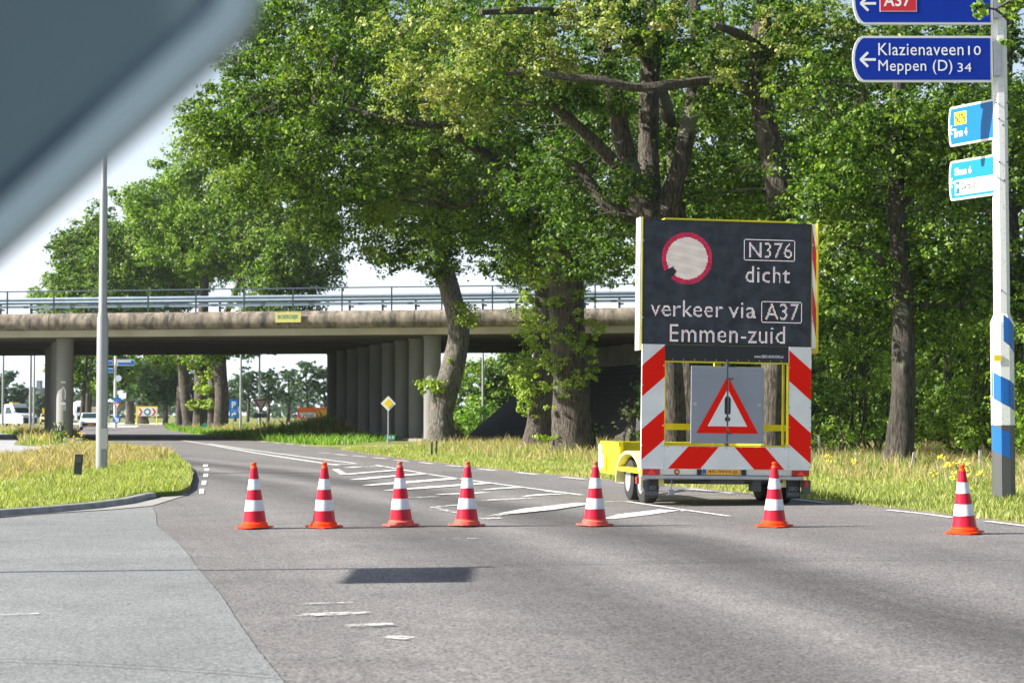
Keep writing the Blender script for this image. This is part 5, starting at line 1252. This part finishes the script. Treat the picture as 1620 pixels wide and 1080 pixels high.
# distant combined sign mast
Dm = 185; base = Vector(((182.5-810)/FPX*Dm, Dm, 0)); kk = Dm/FPX
o = empty('direction_signpost', base, label='distant white signpost with blue arms at the roundabout splitter island', cat='signpost')
q = MB(); q.tube([(0,0,0),(0,0,P(0,563,Dm).z)], 2.2*kk, 8); q.build('shaft', WHITEPOLE, o)
def addflat(o, nm, m, pts, D, y0=0, th=.02):
    q = MB(); P3 = [P(x,y,D) - o.location for x,y in pts]; q.prism([Vector((p.x, 0, p.z)) for p in P3], (0,y0-th,0), (0,y0,0)); return q.build(nm, m, o)
for nm_, lab, pts, fc in (('arm_sign','distant blue arm sign pointing right with a white upper strip',[(186,568.5),(213,568.5),(215,573.5),(213,578.5),(186,578.5)],BLUE),
                     ('arm_sign','upper short blue arm left of the distant signpost',[(160,570),(179.5,570),(179.5,578),(160,578)],BLUE), ('arm_sign','lower short blue arm left of the distant signpost',[(160,582),(179.5,582),(179.5,590),(160,590)],BLUE)):
    ce = P(sum(p[0] for p in pts)/len(pts), sum(p[1] for p in pts)/len(pts), Dm-.2)
    e_ = empty(nm_, (ce.x, ce.y, ce.z), label=lab, cat='direction sign'); addflat(e_, 'rim', WHITE, pts, Dm, 0, .05)
    cx_ = sum(p[0] for p in pts)/len(pts); cy_ = sum(p[1] for p in pts)/len(pts)
    addflat(e_, 'face', mat('parking_blue',(.01,.17,.62),.4), [(cx_+(x-cx_)*.93, cy_+(y-cy_)*.75) for x,y in pts], Dm, -.055, .01)
    if pts[0][0] == 186: addflat(e_, 'white_strip', WHITE, [(188,570.5),(208,570.5),(208,573),(188,573)], Dm, -.07, .01)
e_ = post_sign('round_sign', 'small pale round sign seen edge-on beside the distant signpost', 187.5, 600, Dm-.3, [('disc', mat('pale_sign',(.60,.70,.75),.5), flat(circ(187.5,598,5,12)))], post=False)
o2 = post_sign('yield_sign', 'distant yield triangle with blue route plate above the round keep-right sign', 185, 676, Dm-.8,
  [('route_plate', mat('parking_blue',(.01,.17,.62),.4), flat([(180,628.8),(191,628.8),(191,635.6),(180,635.6)])), ('red_border', SIGNRED, flat([(179,636.5),(191.8,636.5),(185.5,648)])), ('white_triangle', WHITE, flat([(181.8,638),(189,638),(185.5,644.8)], -.03,.01)),
   ], topy=632, pr=.06)
o3 = post_sign('keep_right_sign', 'round blue sign with white diagonal arrow at the roundabout island', 184.6, 676, Dm-1.4, [('disc', mat('parking_blue',(.01,.17,.62),.4), flat(circ(184.6,663.5,6.3))), ('arrow', WHITE, flat([(181,659),(183,658.5),(186,662),(188,660.5),(188,667.5),(181.8,667.5),(183.8,665.2),(180.5,661.5)], -.03,.01))], topy=665, pr=.06)
post_sign('traffic_sign', 'grey back of a distant sign left of the far signpost', 173, 668, 230, [('plate', GREYP, flat([(172,638),(181,638),(178.5,648),(172,648)]))], topy=650, pr=.05)
post_sign('traffic_sign', 'small pale tilted plate at the roundabout left of the chevron board', 198, 668, 240, [('plate', OFFW, flat([(195,652),(199,647),(200.5,656),(197.5,656.5)]))], post=False)
# board back by the white car
o = post_sign('chevron_board', 'grey back of a roundabout board with yellow edge behind the white car', 142, 668, 232, [('frame', SYEL, flat([(128,643.6),(156,643.6),(156,658),(131,658),(131,664),(128,664)])), ('back', mat('beige_back',(.40,.40,.40),.5), flat([(130.5,645),(156,645),(156,657.6),(130.5,657.6)], -.03,.01))], post=False)
# orange banner
o = post_sign('banner', 'orange advertising banner on the field fence beside the bridge columns', 500, 672, 190, [('cloth', ORANGE, flat([(470.5,645),(528,644),(528,664),(484,664),(470.5,661)])), ('red_end', mat('banner_red',(.75,.03,.06),.5), flat([(471.5,646.5),(474,652),(481,661),(476,661.2),(471.5,660)], -.03,.01)), ('yellow_end', mat('banner_yellow',(.80,.42,.02),.5), flat([(501,648),(517,648),(517,663),(501,663)], -.03,.01)), ('white_patch', WHITE, flat([(473,652.3),(498,652.3),(500,656),(499,661),(482,661),(480,655),(478,661),(476.5,661)], -.05,.01))], topy=650)
px_text(o, 'YEAR', 482, 497, 654, 659.5, 190, mat('banner_grey',(.45,.45,.47),.6), .02, -.075)
q = MB(); p = P(484,666,189)-o.location; p2 = P(530,666,189)-o.location; q.box(p.x,p2.x,-1,-.8,0,P(0,663.5,189).z); q.build('white_base', OFFW, o)
# green marker under the far trunks
post_sign('distance_marker', 'tiny green marker plate in front of the far trunks', 324, 684, 140, [('plate', GREEN, flat([(319.8,670),(328.5,670.4),(328.5,675.2),(319.8,675)]))], topy=672, pr=.03)
# lamp posts beyond
LG = 'slender lamp posts beyond the bridge'
for px, D, y0, w_, lab in ((381,133,380,1.7,'pale lamp post beside the blue parking sign'),(410.5,150,330,1.6,'lamp post behind the yield sign'),(764,122,420,1.7,'lamp post seen in the right bridge opening above the bushes'),(5,150,380,1.8,'leftmost lamp post beside the white tipper van'),(48.5,140,360,2.0,'lamp post between the white tipper van and the yellow car'),(54,165,420,1.6,'second slimmer post right beside the post by the yellow car')):
    x = (px-810)/FPX*D; o = empty('lamp_post', (x, D, 0), label=lab, cat='lamp post', group=LG); hgt = 9.0
    q = MB(); q.tube([(0,0,0),(0,0,hgt*.5),(0,0,hgt)], [w_/FPX*D*1.15, w_/FPX*D, w_/FPX*D*.7], 10); q.build('mast', POLE, o, smooth=True)
    q = MB(); q.tube([(0,0,hgt),(1.0,0,hgt+.2)], .05, 6); q.box(.9,1.5,-.12,.12,hgt+.15,hgt+.27); q.build('luminaire', GREYP, o)

# ------------------------------------------------------------------ vehicles far off
def wheel(parent, x, y, r, wdt=.2, side=-1):
    q = MB(); q.lathe([(r*.7,-wdt/2),(r,-wdt/2*.8),(r,wdt/2*.8),(r*.7,wdt/2)], (x,y,r), 18, 'y'); W_ = q.build('wheel', RUBBER, parent, smooth=True)
    q = MB(); q.lathe([(r*.62,side*wdt*.52),(r*.15,side*wdt*.56)], (x,y,r), 14, 'y'); q.build('rim', RIM, W_); return W_
def vehicle(name, label, loc, yaw, prof, wdt, body, glass, wheels, extras=(), cat='car', win_front=None, plate=True, grille=None):
    """local x = length (front at +x), profile in x/z, y = width"""
    rt = empty(name, loc, (0,0,yaw), label, cat); h = wdt/2
    q = MB(); n = len(prof); vs = []
    # 4 sections for tumblehome
    zmax = max(z for x,z in prof); belt = zmax*.58
    for s in (-1, 1):
        vs += [(x, s*h*(1 - .14*max(0,(z-belt)/(zmax-belt))), z) for x, z in prof]
    q.add(vs, [tuple(range(n)), tuple(range(n,2*n))[::-1]] + [(i,(i+1)%n,n+(i+1)%n,n+i) for i in range(n)]); q.build('body', body, rt, bevel=.05)
    for pts in glass:      # side windows, both sides
        for s in (-1, 1):
            q = MB(); q.poly([(x, s*(h*(1 - .14*max(0,(z-belt)/(zmax-belt))) + .012), z) for x, z in pts]); q.build('side_window', GLASS, rt)
    if win_front:
        (x0,z0),(x1,z1) = win_front; q = MB(); k0 = h*(1 - .14*max(0,(z0-belt)/(zmax-belt)))*.9; k1 = h*(1 - .14*max(0,(z1-belt)/(zmax-belt)))*.88
        q.poly([(x0+.02,-k0,z0+.01),(x0+.02,k0,z0+.01),(x1+.02,k1,z1+.01),(x1+.02,-k1,z1+.01)]); q.build('windscreen', GLASS, rt)
    xf = max(x for x,z in prof)
    if grille:
        z0, z1 = grille; q = MB(); q.box(xf-.06,xf+.02,-h*.78,h*.78,z0,z1); q.build('grille', BLACK, rt, bevel=.01)
    for s in (-1,1):
        q = MB(); zc = (grille[1] if grille else .6) + .08; q.box(xf-.25,xf+.012,s*h*.76-.16,s*h*.76+.16,zc-.08,zc+.08); q.build('headlight', mat('lamp_glass',(.5,.55,.6),.1), rt, bevel=.02)
        q = MB(); mx = win_front[0][0] - .15; q.box(mx-.06,mx+.06,s*(h+.02)-.1*(s<0),s*(h+.02)+.1*(s>0),win_front[0][1]+.02,win_front[0][1]+.22); q.build('mirror', BLACK, rt, bevel=.01)
    if plate: q = MB(); q.box(xf+.021,xf+.035,-.26,.26,.42,.53); q.build('number_plate', PLATE, rt)
    for x, r in wheels:
        for s in (-1,1): wheel(rt, x, s*(h-.1), r, .22, s)
    return rt
carp = [(-2.2,.35),(-2.25,.95),(-1.9,1.05),(-1.35,1.45),(.2,1.48),(.95,1.02),(2.0,.86),(2.2,.7),(2.2,.3)]
# white hatchback heading toward us
D = 158; px = 144
vehicle('parked_car' if False else 'white_car', 'white estate car approaching on the far road, orange-yellow plate at front', G(px,680.2), R(-90+12), carp, 1.8, VANW, [[(-1.7,1.08),(-1.2,1.38),(.1,1.4),(.75,1.05)]], [(-1.4,.33),(1.35,.33)], win_front=((.95,1.04),(.25,1.43)), grille=(.35,.62))
# white tipper van
vp_ = [(-2.9,.45),(-2.9,.95),(-.3,.95),(-.25,2.35),(.95,2.42),(1.75,1.5),(2.6,1.30),(2.85,1.05),(2.9,.4)]
rt = vehicle('tipper_van', 'white tipper van with yellow roof light at the left border', G(20,676.2), R(-38), vp_, 2.0, VANW, [[(.05,1.42),(.1,2.1),(.75,2.1),(1.25,1.45)]], [(-1.9,.36),(1.9,.36)], cat='van', win_front=((1.75,1.52),(1.0,2.30)), grille=(.45,1.0), plate=False)
q = MB(); q.box(-2.9,-.4,-1.02,1.02,.955,1.4); q.build('load_bed', GREYP, rt)
q = MB(); q.box(.1,.5,-.5,.5,2.42,2.56); q.build('roof_light', SYEL, rt, bevel=.03)
# yellow service car
rt = vehicle('service_car', 'white and yellow service car with raised yellow board between lamp post and bridge column', G(74,671), R(-75), carp, 1.8, mat('vehicle_yellow',(.80,.62,.25),.3), [[(-1.7,1.08),(-1.2,1.38),(.1,1.4),(.75,1.05)]], [(-1.4,.33),(1.35,.33)], win_front=((.95,1.04),(.25,1.43)), grille=(.35,.62), plate=False)
q = MB(); q.box(-.6,-.5,-.6,.75,1.6,2.25); q.build('roof_board', SYEL, rt, bevel=.02); q = MB(); q.box(-.6,-.5,-.4,-.3,1.42,1.6); q.box(-.6,-.5,.3,.4,1.42,1.6); q.build('board_strut', CHAR, rt)
# tank truck
tp = [(-1.0,.5),(-1.0,2.7),(-.1,2.95),(.75,2.75),(1.0,1.6),(1.05,.45)]
rt = vehicle('tank_truck', 'white tank truck on the roundabout behind the left bridge column', G(131,669.0), R(-72), tp, 2.4, VANW, [[(-.3,1.6),(-.3,2.3),(.55,2.3),(.75,1.6)]], [(-.1,.5)], cat='truck', win_front=((.98,1.65),(.80,2.55)), grille=(.5,1.1), plate=False)
q = MB(); q.lathe([(.5,-8.5),(1.2,-8.1),(1.35,-7),(1.35,-2.4),(1.2,-1.5),(.5,-1.15)], (0,0,2.25), 24, 'x'); q.build('tank', VANW, rt, smooth=True)
q = MB(); q.box(-8.2,-1.1,-.5,.5,.7,1.0); q.build('chassis', CHAR, rt)
for x in (-7.2,-6.1,-2.2):
    for s in (-1,1): wheel(rt, x, s*1.05, .5, .3, s)
# factory block in the haze
D = 520; f = empty('factory_building', ((48-810)/FPX*D, D, 0), label='hazy grey factory block with a square stack on the left horizon', cat='building')
FM = mat('factory_grey', (.22,.25,.28), .8, var=.2, scale=.3)
q = MB(); q.box(-2.6,2.8,0,10,0,9.0); q.build('hall', FM, f); q = MB(); q.box(1.6,2.7,.5,3,9.0,11.0); q.build('stack', FM, f)
q = MB(); q.box(-5,-2.61,1,9,0,6.0); q.build('annex', FM, f)
for z in (2.5,4.5,6.5,8.2):
    q = MB(); q.box(-2.4,2.6,-.06,.0,z,z+.35); q.build('window_band', mat('factory_window',(.08,.10,.12),.3), f)

# ------------------------------------------------------------------ verge details
stakes = [(1297,725,700-10),(1283,742,713),(1356,740,715),(1442,746,715),(1551,750,712),(1388,705,680),(690,721,697),(683,722,699)]
SL = ['thin pale stake at the right edge of the trailer panels', 'pale stake behind the trailer close to the road', 'pale stake between trailer and dark-trunked oak', 'slanting pale stake at the foot of the dark-trunked oak', 'white stake between the last cone and the striped pole', 'weathered stake left behind the dark-trunked oak', 'short dark stake just right of the leaning oak foot', 'short dark stake in front of the leaning oak foot']
for i, (px, yb, yt) in enumerate(stakes):
    D = G(px, yb).y; o = MB(); h_ = (yb-yt)/FPX*D; w_ = .03
    tag(o.box(-w_,w_,-w_,w_,0,h_).build('wooden_stake', WOOD if i < 6 else DARKG, bevel=.004), SL[i], 'stake', 'small stakes in the verge')
    ob = [k for k in COL.objects if k.name.startswith('wooden_stake')][-1]; ob.location = G(px, yb); ob.rotation_euler = (R(random.uniform(-3,3)), R(8 if i == 3 else random.uniform(-3,3)), 0)
def flowers(label, spots):
    st = MB(); hd = MB()
    for px, py, D, n, sp in spots:
        c = P(px, py, D)
        for _ in range(n):
            x, y = c.x + random.uniform(-sp,sp), D + random.uniform(-sp,sp); z = c.z + random.uniform(-.12,.12)
            st.tube([(x+random.uniform(-.05,.05), y, 0),(x,y,z)], .006, 4, cap=False)
            for k in range(5):
                a, b2, c2 = x+random.uniform(-.06,.06), y+random.uniform(-.06,.06), z+random.uniform(-.02,.04); s = random.uniform(.018,.04)
                hd.add([(a-s,b2,c2),(a,b2-s,c2+.01),(a+s,b2,c2),(a,b2+s,c2+.01),(a,b2,c2+s)], [(0,1,4),(1,2,4),(2,3,4),(3,0,4)])
    rt = empty('ragwort_plant', (0,0,0), label=label, cat='plant', group='yellow flowering ragwort')
    c = P(spots[0][0], spots[0][1], spots[0][2]); rt.location = (c.x, c.y, 0)
    st.build('stems', mat('stem_green',(.10,.16,.04),.7), rt, off=(c.x,c.y,0)); hd.build('flowers', FLOWER, rt, off=(c.x,c.y,0))
flowers('yellow ragwort growing at the right foot of the left bridge column', [(122,688,86,9,.5),(112,697,84,8,.4),(128,697,84,8,.5)])
flowers('yellow ragwort in front of the bridge shadow on the traffic island', [(76,708,72,10,.5),(66,713,70,6,.4),(105,707,72,4,.3)])
flowers('yellow ragwort behind the last cone on the verge', [(1512,735,33,7,.3),(1500,745,33,5,.3),(1530,760,31,5,.3)])
flowers('yellow ragwort between the trailer and the dark-trunked oak', [(1325,728,43,5,.4),(1338,735,42,4,.3)])
flowers('yellow ragwort at the foot of the striped pole', [(1592,770,29,4,.15)])
shrub('leafy weed column climbing the left bridge column', 94, 680, 88, .35, .7, n=14, size=.09, grp='weeds at the bridge column', rmin=.15, rmax=.3, m=GRASS_LUSH)

# ------------------------------------------------------------------ haze
hz = MB(); hz.box(-460, 260, -30, 820, -1.0, 34)
ho = hz.build('haze', mat('haze_dummy', (1,1,1))); tag(ho, kind='stuff')
m = bpy.data.materials.new('haze_air'); m.use_nodes = True; n = m.node_tree; n.nodes.clear(); oo = n.nodes.new('ShaderNodeOutputMaterial'); pv = n.nodes.new('ShaderNodeVolumePrincipled')
pv.inputs['Color'].default_value = (.80,.90,1,1); pv.inputs['Density'].default_value = .00011; pv.inputs['Anisotropy'].default_value = .2
n.links.new(pv.outputs[0], oo.inputs['Volume']); ho.data.materials.clear(); ho.data.materials.append(m)
